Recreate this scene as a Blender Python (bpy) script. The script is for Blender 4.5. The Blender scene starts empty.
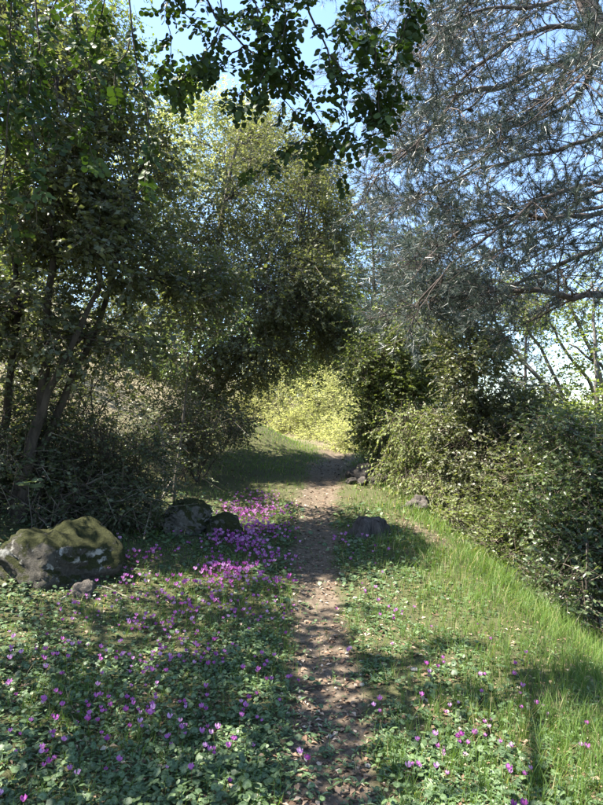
import bpy, math, random
import numpy as np
from mathutils import Vector

random.seed(7)
R = np.random.RandomState(11)
scene = bpy.context.scene
COL = scene.collection

# ------------------------------------------------------------------ camera, sky, sun, exposure
EYE = 1.55
PITCH = math.radians(1.8)
FPX = 581.0
cam_d = bpy.data.cameras.new('camera')
cam_d.sensor_fit = 'VERTICAL'
cam_d.sensor_height = 36.0
cam_d.lens = 36.0 * FPX / 805.0
cam_d.clip_start = 0.05
cam_d.clip_end = 2000
cam = bpy.data.objects.new('camera', cam_d)
COL.objects.link(cam)
cam.location = (0, 0, EYE)
cam.rotation_euler = (math.radians(90) + PITCH, 0, 0)
scene.camera = cam

SUN_AZ = math.radians(-92)      # measured from +Y towards +X
SUN_EL = math.radians(59)
world = bpy.data.worlds.new('World')
scene.world = world
world.use_nodes = True
wn = world.node_tree
wn.nodes.clear()
w_out = wn.nodes.new('ShaderNodeOutputWorld')
w_bg = wn.nodes.new('ShaderNodeBackground')
w_sky = wn.nodes.new('ShaderNodeTexSky')
w_sky.sky_type = 'NISHITA'
w_sky.sun_disc = False
w_sky.sun_elevation = SUN_EL
w_sky.sun_rotation = SUN_AZ
w_sky.air_density = 1.0
w_sky.dust_density = 0.6
w_sky.ozone_density = 3.0
w_bg.inputs['Strength'].default_value = 0.092
wn.links.new(w_sky.outputs[0], w_bg.inputs[0])
wn.links.new(w_bg.outputs[0], w_out.inputs[0])

sun_d = bpy.data.lights.new('sun', 'SUN')
sun_d.energy = 4.8
sun_d.angle = math.radians(0.53)
sun_d.color = (1.0, 0.93, 0.82)
sun = bpy.data.objects.new('sun', sun_d)
COL.objects.link(sun)
sdir = Vector((math.sin(SUN_AZ) * math.cos(SUN_EL), math.cos(SUN_AZ) * math.cos(SUN_EL), math.sin(SUN_EL)))
sun.rotation_euler = sdir.to_track_quat('Z', 'Y').to_euler()
sun.location = (-20, 5, 30)

scene.view_settings.view_transform = 'Standard'
scene.view_settings.look = 'None'
scene.view_settings.gamma = 1
scene.view_settings.exposure = 2.5
scene.render.engine = 'CYCLES'
scene.cycles.max_bounces = 5
scene.cycles.diffuse_bounces = 3
scene.cycles.glossy_bounces = 2
scene.cycles.transmission_bounces = 4

# ------------------------------------------------------------------ helpers
def at(u, v, y):
    """world point that stands y metres ahead of the viewpoint in direction (u, v)"""
    dx = (u - 301.5) / FPX
    dz = (402.5 - v) / FPX
    fy = math.cos(PITCH) - dz * math.sin(PITCH)
    fz = math.sin(PITCH) + dz * math.cos(PITCH)
    s = y / fy
    return np.array((dx * s, y, EYE + fz * s))


def hash2(ix, iy, seed):
    n = (ix.astype(np.int64) * 374761393 + iy.astype(np.int64) * 668265263 + seed * 1442695041) & 0x7fffffff
    n = ((n ^ (n >> 13)) * 1274126177) & 0x7fffffff
    n = (n ^ (n >> 16)) & 0xffff
    return n / 65535.0


def vnoise(x, y, seed=0):
    x = np.asarray(x, float); y = np.asarray(y, float)
    ix = np.floor(x); iy = np.floor(y)
    fx = x - ix; fy = y - iy
    fx = fx * fx * (3 - 2 * fx); fy = fy * fy * (3 - 2 * fy)
    a = hash2(ix, iy, seed); b = hash2(ix + 1, iy, seed)
    c = hash2(ix, iy + 1, seed); d = hash2(ix + 1, iy + 1, seed)
    return (a * (1 - fx) + b * fx) * (1 - fy) + (c * (1 - fx) + d * fx) * fy


def fbm(x, y, seed=0, octv=4):
    s = 0; a = 0.5; t = 0
    for o in range(octv):
        s = s + a * vnoise(np.asarray(x) * 2 ** o, np.asarray(y) * 2 ** o, seed + o * 17); t += a; a *= 0.5
    return s / t


PY = [-60, 0, 2.4, 4, 6, 8, 10, 12, 14, 16, 18, 21, 26, 60]
PX = [0.1, 0.12, 0.14, 0.13, 0.12, 0.18, 0.32, 0.50, 0.80, 0.95, 0.6, -1.2, -5, -20]


def path_x(y):
    return np.interp(y, PY, PX)


def path_w(x, y):
    """0..1 mask of trodden soil"""
    y = np.asarray(y, float)
    half = np.interp(y, [0, 2.5, 4, 6, 9, 12, 20], [0.27, 0.24, 0.19, 0.23, 0.31, 0.38, 0.55])
    d = np.abs(x - path_x(y) - 0.18 * (fbm(x * 0 + 3.1, y * 1.3, 5) - 0.5)) / half
    d = d + 0.9 * (fbm(x * 5, y * 5, 9) - 0.5)
    bare = np.exp(-((x - 1.36 - (8.0 - y) * .175) / .16) ** 2 - ((y - 7.2) / .9) ** 2) * (.4 + 1.2 * fbm(x * 6, y * 6, 15))
    return np.clip(np.maximum(1.45 - d, bare), 0, 1)


def ground(x, y):
    x = np.asarray(x, float); y = np.asarray(y, float)
    z = np.interp(y, [-300, -60, 0, 4, 8, 12, 18, 30, 60, 300], [-3, -1, 0, .02, .22, .50, .95, 1.9, 4, 9])
    xl = np.maximum(0, -x - 1.1)
    z = z + 0.10 * xl + 0.34 * np.clip(np.sqrt(np.maximum(0, -x - 2.3) ** 2 + .2) - .447, 0, 26)
    t = np.maximum(0, x - 1.55)
    drop = 0.80 * (np.sqrt(t * t + 0.45 ** 2) - 0.45)
    far = 14.0
    z = z - far * np.tanh(drop / far)
    # grassy spur left of the bend
    z = z + 0.72 * np.exp(-((x + 1.3) / 1.0) ** 2 - ((y - 15.4) / 1.5) ** 2)
    z = z - 0.05 * np.exp(-((x - path_x(y)) / 0.3) ** 2)
    near = np.exp(-(np.abs(x) / 8) ** 2) * np.exp(-(np.maximum(0, y - 5) / 20) ** 2)
    z = z + 0.10 * (fbm(x * 0.9, y * 0.9, 3) - 0.5) + 0.035 * (fbm(x * 4, y * 4, 4) - 0.5) * near
    return z


def mesh_from(name, V, F, attrs=None, smooth=False):
    """V (n,3); F list of int arrays, each (m,k)"""
    me = bpy.data.meshes.new(name)
    V = np.ascontiguousarray(V, np.float32)
    me.vertices.add(len(V))
    me.vertices.foreach_set('co', V.ravel())
    loops = np.concatenate([np.asarray(f, np.int32).ravel() for f in F])
    sizes = np.concatenate([np.full(len(f), np.asarray(f).shape[1], np.int32) for f in F])
    starts = np.concatenate(([0], np.cumsum(sizes)[:-1])).astype(np.int32)
    me.loops.add(len(loops))
    me.loops.foreach_set('vertex_index', loops)
    me.polygons.add(len(sizes))
    me.polygons.foreach_set('loop_start', starts)
    me.polygons.foreach_set('loop_total', sizes)
    if smooth:
        me.polygons.foreach_set('use_smooth', np.ones(len(sizes), bool))
    me.update(calc_edges=True)
    for k, a in (attrs or {}).items():
        at_ = me.attributes.new(k, 'FLOAT', 'POINT')
        at_.data.foreach_set('value', np.ascontiguousarray(a, np.float32))
    me.validate()
    return me


class Acc:
    """collects geometry for ONE mesh"""
    def __init__(self):
        self.V = []; self.F = {}; self.A = []; self.B = []; self.n = 0

    def add(self, V, faces, a=None, b=None):
        V = np.asarray(V, float).reshape(-1, 3)
        for f in faces:
            f = np.asarray(f, np.int64)
            self.F.setdefault(f.shape[1], []).append(f + self.n)
        self.V.append(V)
        self.A.append(np.zeros(len(V)) if a is None else np.broadcast_to(a, (len(V),)))
        self.B.append(np.zeros(len(V)) if b is None else np.broadcast_to(b, (len(V),)))
        self.n += len(V)

    def mesh(self, name, smooth=False):
        return mesh_from(name, np.concatenate(self.V), [np.concatenate(v) for v in self.F.values()],
                         {'rnd': np.concatenate(self.A), 'aux': np.concatenate(self.B)}, smooth)

    def build(self, name, mat, parent=None, smooth=False, kind=None):
        return obj(name, self.mesh(name, smooth), mat, parent, kind)


def obj(name, me, mat=None, parent=None, kind=None):
    o = bpy.data.objects.new(name, me)
    COL.objects.link(o)
    if mat is not None and len(me.materials) == 0:
        me.materials.append(mat)
    if parent is not None:
        o.parent = parent
    if kind:
        o['kind'] = kind
    return o


def tag(o, label, cat, group=None):
    o['label'] = label; o['category'] = cat
    if group:
        o['group'] = group
    return o


def thing(name, label, cat, group=None):
    """empty root; children are given in world coordinates, so it stays at the origin until settle() moves it"""
    o = bpy.data.objects.new(name, None)
    o.empty_display_size = 0.2
    COL.objects.link(o)
    return tag(o, label, cat, group)


def settle(root, loc):
    """put the empty at the thing's base without moving its parts"""
    root.location = loc
    for c in root.children:
        c.location = Vector(c.location) - Vector(loc)


def norm(a):
    return a / np.maximum(1e-9, np.linalg.norm(a, axis=-1, keepdims=True))


def smooth_line(pts, n=12, wob=0.0, rs=None):
    P = np.asarray(pts, float)
    if len(P) == 2:
        P = np.array([P[0], P[0] * .5 + P[1] * .5, P[1]])
    Q = np.vstack([2 * P[0] - P[1], P, 2 * P[-1] - P[-2]])
    ts = np.linspace(0, len(P) - 1 - 1e-6, n)
    out = []
    for t in ts:
        i = int(t); f = t - i
        a, b, c, d = Q[i], Q[i + 1], Q[i + 2], Q[i + 3]
        out.append(.5 * ((2 * b) + (c - a) * f + (2 * a - 5 * b + 4 * c - d) * f * f + (3 * b - a - 3 * c + d) * f ** 3))
    out = np.array(out)
    if wob:
        w = (rs or R).normal(0, wob, out.shape); w[0] = 0
        out += w
    return out


def tube(acc, pts, r0, r1, sides=6, rnd=0.0, flare=0.0, lump=0.0, cap=True):
    P = np.asarray(pts, float); n = len(P)
    T = norm(np.gradient(P, axis=0))
    ref = np.array((0.0, 0.0, 1.0)) if abs(T[0][2]) < 0.9 else np.array((1.0, 0, 0))
    U = np.zeros_like(P); U[0] = norm(np.cross(T[0], ref))
    for i in range(1, n):
        u = U[i - 1] - T[i] * np.dot(U[i - 1], T[i]); U[i] = norm(u)
    W = np.cross(T, U)
    s = np.linspace(0, 1, n)
    rad = r0 + (r1 - r0) * s ** 0.8
    rad = rad * (1 + flare * np.exp(-s * 9))
    ang = np.linspace(0, 2 * np.pi, sides, endpoint=False)
    rr = rad[:, None] * (1 + lump * R.normal(0, 1, (n, sides)))
    V = P[:, None] + rr[..., None] * (np.cos(ang)[None, :, None] * U[:, None] + np.sin(ang)[None, :, None] * W[:, None])
    idx = np.arange(n * sides).reshape(n, sides)
    a = idx[:-1]; b = idx[1:]
    F = np.stack([a, np.roll(a, -1, 1), np.roll(b, -1, 1), b], -1).reshape(-1, 4)
    V = V.reshape(-1, 3)
    faces = [F]
    if cap:
        V = np.vstack([V, P[-1] + T[-1] * r1])
        tip = len(V) - 1
        e = idx[-1]
        faces.append(np.stack([e, np.roll(e, -1), np.full(sides, tip)], -1))
    acc.add(V, faces, rnd)


def prisms(acc, A, B, ra, rb, rnd=0.0):
    """many thin straight three-sided twigs"""
    A = np.asarray(A); B = np.asarray(B); n = len(A)
    T = norm(B - A)
    ref = np.where(np.abs(T[:, 2:3]) < .9, np.array([[0, 0, 1.]]), np.array([[1., 0, 0]]))
    U = norm(np.cross(T, ref)); W = np.cross(T, U)
    V = np.zeros((n, 6, 3))
    for k in range(3):
        c = math.cos(k * 2.0944); s = math.sin(k * 2.0944)
        d = c * U + s * W
        V[:, k] = A + d * np.reshape(ra, (-1, 1)) ; V[:, 3 + k] = B + d * np.reshape(rb, (-1, 1))
    base = (np.arange(n) * 6)[:, None]
    F = np.concatenate([base + np.array([[k, (k + 1) % 3, 3 + (k + 1) % 3, 3 + k]]) for k in range(3)])
    acc.add(V.reshape(-1, 3), [F], np.repeat(np.broadcast_to(rnd, (n,)), 6))


def leaves(acc, Bp, D, N, L, Wd, rnd, shape='rhomb', fold=0.15, curl=0.0):
    """Bp base, D direction, N rough normal, L length, Wd width: all per leaf"""
    n = len(Bp)
    D = norm(D); S = norm(np.cross(D, N)); N = np.cross(S, D)
    L = np.broadcast_to(L, (n,))[:, None]; Wd = np.broadcast_to(Wd, (n,))[:, None]
    if shape == 'rhomb':
        V = np.stack([Bp, Bp + .5 * L * D + .5 * Wd * S + fold * Wd * N,
                      Bp + L * D - curl * L * N, Bp + .5 * L * D - .5 * Wd * S + fold * Wd * N], 1)
        k = 4; f = [[0, 1, 2], [0, 2, 3]]
    else:  # oval
        V = np.stack([Bp,
                      Bp + .3 * L * D + .45 * Wd * S + fold * Wd * N, Bp + .72 * L * D + .42 * Wd * S + fold * Wd * N - .4 * curl * L * N,
                      Bp + L * D - curl * L * N,
                      Bp + .72 * L * D - .42 * Wd * S + fold * Wd * N - .4 * curl * L * N, Bp + .3 * L * D - .45 * Wd * S + fold * Wd * N], 1)
        k = 6; f = [[0, 1, 2, 3], [0, 3, 4, 5]]
    base = (np.arange(n) * k)[:, None]
    F = np.concatenate([base + np.array([q]) for q in f])
    acc.add(V.reshape(-1, 3), [F], np.repeat(rnd, k))


def rdir(n, rs):
    return norm(rs.normal(0, 1, (n, 3)))


# ------------------------------------------------------------------ materials
def new_mat(name):
    m = bpy.data.materials.new(name)
    m.use_nodes = True
    nt = m.node_tree
    for n in list(nt.nodes):
        nt.nodes.remove(n)
    o = nt.nodes.new('ShaderNodeOutputMaterial')
    return m, nt, o


def ramp(nt, stops, src):
    r = nt.nodes.new('ShaderNodeValToRGB')
    el = r.color_ramp.elements
    while len(el) < len(stops):
        el.new(0.5)
    for e, (p, c) in zip(el, stops):
        e.position = p; e.color = (*c, 1)
    nt.links.new(src, r.inputs[0])
    return r.outputs[0]


def attr(nt, name):
    a = nt.nodes.new('ShaderNodeAttribute'); a.attribute_name = name
    return a.outputs['Fac']


def foliage(name, stops, trans=0.4, rough=0.5, spec=0.35, tint=(1.25, 1.3, 0.55)):
    m, nt, o = new_mat(name)
    c = ramp(nt, stops, attr(nt, 'rnd'))
    p = nt.nodes.new('ShaderNodeBsdfPrincipled')
    p.inputs['Roughness'].default_value = rough
    p.inputs['Specular IOR Level'].default_value = spec
    nt.links.new(c, p.inputs['Base Color'])
    t = nt.nodes.new('ShaderNodeBsdfTranslucent')
    mul = nt.nodes.new('ShaderNodeMix'); mul.data_type = 'RGBA'; mul.blend_type = 'MULTIPLY'
    mul.inputs[0].default_value = 1.0
    nt.links.new(c, mul.inputs[6]); mul.inputs[7].default_value = (*tint, 1)
    nt.links.new(mul.outputs[2], t.inputs['Color'])
    mx = nt.nodes.new('ShaderNodeMixShader'); mx.inputs[0].default_value = trans
    nt.links.new(p.outputs[0], mx.inputs[1]); nt.links.new(t.outputs[0], mx.inputs[2])
    nt.links.new(mx.outputs[0], o.inputs[0])
    return m


def noise(nt, scale, detail=5, rough=.6, vec=None, dist=0.0):
    n = nt.nodes.new('ShaderNodeTexNoise')
    n.inputs['Scale'].default_value = scale; n.inputs['Detail'].default_value = detail
    n.inputs['Roughness'].default_value = rough; n.inputs['Distortion'].default_value = dist
    if vec is not None:
        nt.links.new(vec, n.inputs['Vector'])
    return n.outputs['Fac']


def coords(nt):
    return nt.nodes.new('ShaderNodeTexCoord').outputs['Object']


def bark(name, dark, light, scale=14, stretch=0.25, bump=0.5):
    m, nt, o = new_mat(name)
    mp = nt.nodes.new('ShaderNodeMapping'); mp.inputs['Scale'].default_value = (1, 1, stretch)
    nt.links.new(coords(nt), mp.inputs[0])
    f = noise(nt, scale, 8, .65, mp.outputs[0], .6)
    c = ramp(nt, [(.3, dark), (.7, light)], f)
    p = nt.nodes.new('ShaderNodeBsdfPrincipled'); p.inputs['Roughness'].default_value = .9
    p.inputs['Specular IOR Level'].default_value = .2
    nt.links.new(c, p.inputs['Base Color'])
    b = nt.nodes.new('ShaderNodeBump'); b.inputs['Strength'].default_value = bump; b.inputs['Distance'].default_value = .02
    nt.links.new(f, b.inputs['Height']); nt.links.new(b.outputs[0], p.inputs['Normal'])
    nt.links.new(p.outputs[0], o.inputs[0])
    return m


def mixc(nt, fac, a, b):
    m = nt.nodes.new('ShaderNodeMix'); m.data_type = 'RGBA'
    nt.links.new(fac, m.inputs[0]); nt.links.new(a, m.inputs[6]); nt.links.new(b, m.inputs[7])
    return m.outputs[2]


def mapr(nt, src, a, b, c=0.0, d=1.0):
    m = nt.nodes.new('ShaderNodeMapRange')
    m.inputs[1].default_value = a; m.inputs[2].default_value = b
    m.inputs[3].default_value = c; m.inputs[4].default_value = d
    nt.links.new(src, m.inputs[0])
    return m.outputs[0]


def math2(nt, op, a, b):
    m = nt.nodes.new('ShaderNodeMath'); m.operation = op
    for i, s in enumerate((a, b)):
        if isinstance(s, (int, float)):
            m.inputs[i].default_value = s
        else:
            nt.links.new(s, m.inputs[i])
    return m.outputs[0]


def ground_mat():
    m, nt, o = new_mat('forest_soil')
    co = coords(nt)
    n1 = noise(nt, 1.3, 6, .6, co); n2 = noise(nt, 22, 8, .7, co, .4); n3 = noise(nt, 90, 4, .6, co); n5 = noise(nt, 55, 8, .75, co)
    soil = ramp(nt, [(.25, (.042, .032, .023)), (.5, (.098, .076, .054)), (.75, (.20, .165, .125))], n2)
    moss = ramp(nt, [(.25, (.030, .032, .016)), (.5, (.06, .062, .028)), (.8, (.13, .115, .065))], n5)
    hill = ramp(nt, [(.25, (.07, .06, .035)), (.55, (.17, .145, .09)), (.8, (.30, .26, .19))], n2)
    f = attr(nt, 'rnd')
    pf = mapr(nt, math2(nt, 'ADD', f, math2(nt, 'MULTIPLY', math2(nt, 'SUBTRACT', n1, .5), .5)), .25, .75)
    c = mixc(nt, pf, moss, soil)
    c = mixc(nt, attr(nt, 'aux'), c, hill)
    p = nt.nodes.new('ShaderNodeBsdfPrincipled'); p.inputs['Roughness'].default_value = .95
    p.inputs['Specular IOR Level'].default_value = .15
    nt.links.new(c, p.inputs['Base Color'])
    b = nt.nodes.new('ShaderNodeBump'); b.inputs['Strength'].default_value = .8; b.inputs['Distance'].default_value = .02
    nt.links.new(math2(nt, 'ADD', n2, math2(nt, 'MULTIPLY', n3, .4)), b.inputs['Height'])
    nt.links.new(b.outputs[0], p.inputs['Normal']); nt.links.new(p.outputs[0], o.inputs[0])
    return m


def rock_mat(name, mossy=0.5, base=((.10, .095, .085), (.30, .29, .27)), lichen=0.5):
    m, nt, o = new_mat(name)
    co = coords(nt)
    n1 = noise(nt, 4, 8, .65, co, .5); n2 = noise(nt, 28, 8, .7, co); n3 = noise(nt, 2.3, 5, .6, co)
    st = ramp(nt, [(.3, base[0]), (.7, base[1])], n2)
    li = ramp(nt, [(.3, (.20, .20, .18)), (.7, (.46, .45, .41))], n2)
    mo = ramp(nt, [(.3, (.012, .014, .006)), (.55, (.032, .035, .012)), (.8, (.068, .066, .024))], noise(nt, 60, 6, .7, co))
    c = mixc(nt, mapr(nt, n1, .60 - .12 * lichen, .66 - .10 * lichen), st, li)
    g = nt.nodes.new('ShaderNodeNewGeometry')
    sx = nt.nodes.new('ShaderNodeSeparateXYZ'); nt.links.new(g.outputs['Normal'], sx.inputs[0])
    up = math2(nt, 'ADD', math2(nt, 'MULTIPLY', sx.outputs['Z'], .35), n3)
    n4 = noise(nt, 11, 6, .7, co)
    up = math2(nt, 'ADD', up, math2(nt, 'MULTIPLY', math2(nt, 'SUBTRACT', n4, .5), .9))
    mf = mapr(nt, up, .98 - .45 * mossy, 1.06 - .45 * mossy)
    c = mixc(nt, mf, c, mo)
    p = nt.nodes.new('ShaderNodeBsdfPrincipled'); p.inputs['Roughness'].default_value = .95
    p.inputs['Specular IOR Level'].default_value = .15
    nt.links.new(c, p.inputs['Base Color'])
    b = nt.nodes.new('ShaderNodeBump'); b.inputs['Strength'].default_value = .9; b.inputs['Distance'].default_value = .03
    hf = noise(nt, 110, 5, .7, co)
    nt.links.new(math2(nt, 'ADD', math2(nt, 'ADD', n1, math2(nt, 'MULTIPLY', hf, .6)), math2(nt, 'MULTIPLY', n2, .8)), b.inputs['Height'])
    nt.links.new(b.outputs[0], p.inputs['Normal']); nt.links.new(p.outputs[0], o.inputs[0])
    return m


def cyc_leaf_mat():
    m, nt, o = new_mat('cyclamen_leaf')
    a = attr(nt, 'rnd'); e = attr(nt, 'aux')
    dark = ramp(nt, [(0, (.026, .052, .020)), (.5, (.048, .085, .030)), (1, (.088, .14, .045))], a)
    pale = ramp(nt, [(0, (.068, .105, .055)), (1, (.15, .205, .11))], a)
    nb = noise(nt, 120, 2, .5, coords(nt))
    ring = math2(nt, 'ADD', e, math2(nt, 'MULTIPLY', math2(nt, 'SUBTRACT', nb, .5), .5))
    f1 = mapr(nt, ring, .30, .5); f2 = mapr(nt, ring, .62, .8, 1, 0)
    c = mixc(nt, math2(nt, 'MULTIPLY', math2(nt, 'MULTIPLY', f1, f2), .75), dark, pale)
    p = nt.nodes.new('ShaderNodeBsdfPrincipled'); p.inputs['Roughness'].default_value = .5
    p.inputs['Specular IOR Level'].default_value = .35
    nt.links.new(c, p.inputs['Base Color'])
    t = nt.nodes.new('ShaderNodeBsdfTranslucent'); nt.links.new(c, t.inputs['Color'])
    mx = nt.nodes.new('ShaderNodeMixShader'); mx.inputs[0].default_value = .2
    nt.links.new(p.outputs[0], mx.inputs[1]); nt.links.new(t.outputs[0], mx.inputs[2])
    nt.links.new(mx.outputs[0], o.inputs[0])
    return m


M = dict(
    ground=ground_mat(),
    cyc_leaf=cyc_leaf_mat(),
    creep=foliage('creeper_leaf', [(0, (.085, .115, .04)), (.5, (.155, .19, .068)), (1, (.26, .285, .125))], .42, .5, .35),
    petal=foliage('cyclamen_petal', [(0, (.30, .06, .27)), (.5, (.44, .15, .42)), (1, (.62, .38, .60))], .35, .6, .15, (1.1, 1, 1.1)),
    stem=foliage('flower_stem', [(0, (.10, .035, .03)), (1, (.16, .06, .04))], .2, .6, .2),
    grass=foliage('grass_blades', [(0, (.055, .100, .024)), (.45, (.098, .170, .036)), (.85, (.170, .250, .060)), (.95, (.36, .32, .16)), (1, (.45, .38, .22))], .45, .5, .3, (1.2, 1.25, .5)),
    litter=foliage('fallen_leaves', [(0, (.055, .034, .022)), (.5, (.16, .10, .065)), (.85, (.30, .22, .15)), (1, (.45, .38, .30))], .1, .8, .2, (1, 1, 1)),
    carob=foliage('carob_leaf', [(0, (.018, .034, .014)), (.6, (.032, .056, .018)), (1, (.06, .092, .028))], .16, .55, .18, (1.7, 2.0, .5)),
    oak=foliage('evergreen_leaf', [(0, (.055, .066, .034)), (.5, (.095, .110, .056)), (.9, (.15, .165, .090)), (1, (.22, .22, .14))], .42, .42, .5),
    olive=foliage('olive_green_leaf', [(0, (.068, .080, .040)), (.5, (.115, .128, .062)), (1, (.19, .195, .11))], .42, .5, .4),
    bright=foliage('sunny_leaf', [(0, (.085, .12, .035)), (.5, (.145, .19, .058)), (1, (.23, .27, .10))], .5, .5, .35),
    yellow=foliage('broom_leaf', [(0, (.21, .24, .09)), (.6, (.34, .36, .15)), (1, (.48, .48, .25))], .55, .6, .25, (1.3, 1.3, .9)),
    ivy=foliage('ivy_leaf', [(0, (.055, .080, .026)), (.5, (.105, .135, .045)), (1, (.19, .215, .09))], .42, .42, .45),
    shrubd=foliage('dark_shrub_leaf', [(0, (.035, .050, .023)), (.6, (.062, .080, .036)), (1, (.11, .125, .065))], .35, .45, .45),
    glossy=foliage('glossy_bush_leaf', [(0, (.036, .062, .026)), (.5, (.070, .104, .042)), (1, (.14, .175, .085))], .38, .33, .55),
    needle=foliage('pine_needle', [(0, (.020, .036, .032)), (.5, (.040, .060, .052)), (1, (.095, .115, .095))], .22, .4, .5, (1.1, 1.1, .8)),
    dryt=foliage('dry_twig', [(0, (.055, .042, .032)), (.6, (.12, .095, .075)), (1, (.26, .22, .18))], 0, .9, .1, (1, 1, 1)),
    ptwig=foliage('pine_twig', [(0, (.026, .021, .019)), (.6, (.055, .045, .040)), (1, (.13, .11, .10))], 0, .9, .1, (1, 1, 1)),
    bark=bark('grey_bark', (.035, .030, .025), (.13, .115, .095)),
    barkp=bark('pine_bark', (.026, .021, .020), (.12, .098, .088), 18, .35, .7),
    barkd=bark('dark_bark', (.020, .017, .014), (.075, .062, .05)),
    barkg=bark('pale_bark', (.06, .055, .05), (.22, .20, .18), 20, .3, .4),
    dead=bark('dead_wood', (.10, .085, .07), (.34, .30, .25), 25, .2, .5),
    cone=bark('pine_cone', (.03, .02, .014), (.10, .065, .045), 40, 1, .5),
    rock=rock_mat('mossy_boulder', .84, ((.028, .026, .021), (.095, .088, .074)), .34),
    rock2=rock_mat('mossy_rock', .9, ((.05, .047, .04), (.16, .15, .13)), .15),
    stone=rock_mat('grey_stone', .15, ((.035, .031, .027), (.13, .115, .10)), .0),
    pale=rock_mat('pale_pebble', -.4, ((.30, .27, .23), (.58, .54, .48)), .6),
    stump=bark('weathered_stump', (.024, .021, .019), (.10, .088, .078), 30, .15, .9),
)

# ------------------------------------------------------------------ ground
def axis(a, b, step, lo, hi, grow=1.22):
    core = list(np.arange(a, b + 1e-6, step))
    s = step; x = core[-1]
    while x < hi:
        s *= grow; x += s; core.append(min(x, hi))
    s = step; x = core[0]; pre = []
    while x > lo:
        s *= grow; x -= s; pre.append(max(x, lo))
    return np.array(pre[::-1] + core)


gx = axis(-3.6, 3.2, .05, -600, 600)
gy = axis(1.2, 13.0, .06, -300, 900)
GX, GY = np.meshgrid(gx, gy)
GZ = ground(GX, GY)
pm = path_w(GX, GY)
hillm = np.clip((-GX - 3.6) / 1.5, 0, 1) * np.clip((GY - 3) / 2, 0, 1)
hillm = np.maximum(hillm, np.clip((GY - 15) / 4, 0, 1))
idx = np.arange(GX.size).reshape(GX.shape)
F = np.stack([idx[:-1, :-1], idx[:-1, 1:], idx[1:, 1:], idx[1:, :-1]], -1).reshape(-1, 4)
gme = mesh_from('ground', np.stack([GX, GY, GZ], -1).reshape(-1, 3), [F], {'rnd': pm.ravel(), 'aux': hillm.ravel()}, True)
gob = obj('ground', gme, M['ground'], kind='structure')

# ------------------------------------------------------------------ trees
def tree(name, label, cat, base, trunks, blobs, leafmat, barkmat, ntw=2500, lpt=12, tw=.35, ll=.05, lw=.028,
         droop=.25, seed=1, clumps=9, spread=.34, shape='rhomb', group=None, twigmat=None, trunk_r=.09, limb_r=.035,
         upn=.6, shell=.5, twr=.0035):
    """base: (x,y); trunks: list of polylines (absolute); blobs: (x,y,z,rx,ry,rz,weight)"""
    rs = np.random.RandomState(seed)
    root = thing(name, label, cat, group)
    nodes = []
    for k, t in enumerate(trunks):
        P = smooth_line(t, 16, trunk_r * .25, rs)
        a = Acc(); tube(a, P, trunk_r * (1 if k == 0 else .75), trunk_r * .25, 8, flare=.5, lump=.06)
        a.build('trunk', barkmat, root, True)
        nodes.append(P[3:])
    nodes = np.concatenate(nodes) if nodes else None
    leaf = Acc(); twg = Acc()
    W = np.array([b[6] for b in blobs], float); W /= W.sum()
    for b, w in zip(blobs, W):
        c = np.array(b[:3]); r = np.array(b[3:6])
        la = Acc()
        L = None
        if nodes is not None:
            dd = np.linalg.norm(nodes - c, axis=1) + 1.2 * np.maximum(0, nodes[:, 2] - c[2] + .3 * r[2])
            st = nodes[np.argmin(dd)]
            mid = st * .5 + c * .5 + np.array((0, 0, .12 * np.linalg.norm(c - st)))
            L = smooth_line([st, mid, c], 9, .03, rs)
            tube(la, L, limb_r, limb_r * .35, 6)
        d = rdir(clumps, rs)
        cc = c + d * r * (shell + (1 - shell) * rs.rand(clumps, 1) ** .6) * .92
        for q in cc:
            if L is not None:
                s0 = L[rs.randint(3, len(L))]
                mm = s0 * .5 + q * .5 + rs.normal(0, .06, 3) * r + np.array((0, 0, .08 * r[2]))
                tube(la, smooth_line([s0, mm, q], 6, .012, rs), limb_r * .38, limb_r * .1, 4, cap=False)
        if L is not None:
            la.build('limb', barkmat, root, True)
        n = max(4, int(ntw * w))
        ci = rs.randint(0, clumps, n)
        sz = (.6 + .8 * rs.rand(clumps))
        off = rs.normal(0, 1, (n, 3)) * r * spread * sz[ci][:, None]
        P = cc[ci] + off
        D = norm(norm(off + .3 * (cc[ci] - c)) * .8 + rdir(n, rs) * .8 + np.array((0, 0, -droop)))
        tl = tw * (.6 + .8 * rs.rand(n))
        P1 = P + D * tl[:, None]
        prisms(twg, P - D * tl[:, None] * .3, P1, twr, twr * .5, rs.rand(n))
        # leaves along twigs
        t = np.linspace(.12, 1, lpt)[None, :] + rs.normal(0, .03, (n, lpt))
        Bp = (P[:, None] + (D * tl[:, None])[:, None] * t[..., None]).reshape(-1, 3)
        Dr = np.repeat(D, lpt, 0)
        up = np.array((0, 0, 1.0))
        S = norm(np.cross(Dr, up + 1e-3))
        sg = np.tile(np.where(np.arange(lpt) % 2, 1., -1.), n)[:, None]
        LD = Dr * .55 + S * sg * .8 + rdir(len(Bp), rs) * .55 + np.array((0, 0, -droop * .5))
        N = up * upn + rdir(len(Bp), rs) * .75
        rn = np.clip(.5 * np.repeat(rs.rand(n), lpt) + .5 * rs.rand(len(Bp)), 0, 1)
        ls = ll * (.4 + 1.05 * rs.rand(len(Bp)) ** 1.1)
        leaves(leaf, Bp, LD, N, ls, ls * lw / ll, rn, shape, .12, .1)
    twg.build('twigs', twigmat or M['dryt'], root, kind='stuff')
    leaf.build('crown', leafmat, root, kind='stuff')
    settle(root, (base[0], base[1], float(ground(base[0], base[1]))))
    return root


def gz(x, y, dz=-.1):
    return np.array((x, y, float(ground(x, y)) + dz))


def blob(u, v, y, ru, rv, ry, w=1.0):
    """crown lobe centred in direction (u,v) at distance y, half sizes in the same angular units, depth ry metres"""
    c = at(u, v, y)
    return (c[0], c[1], c[2], ru * y / FPX, ry, rv * y / FPX, w)


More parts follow.
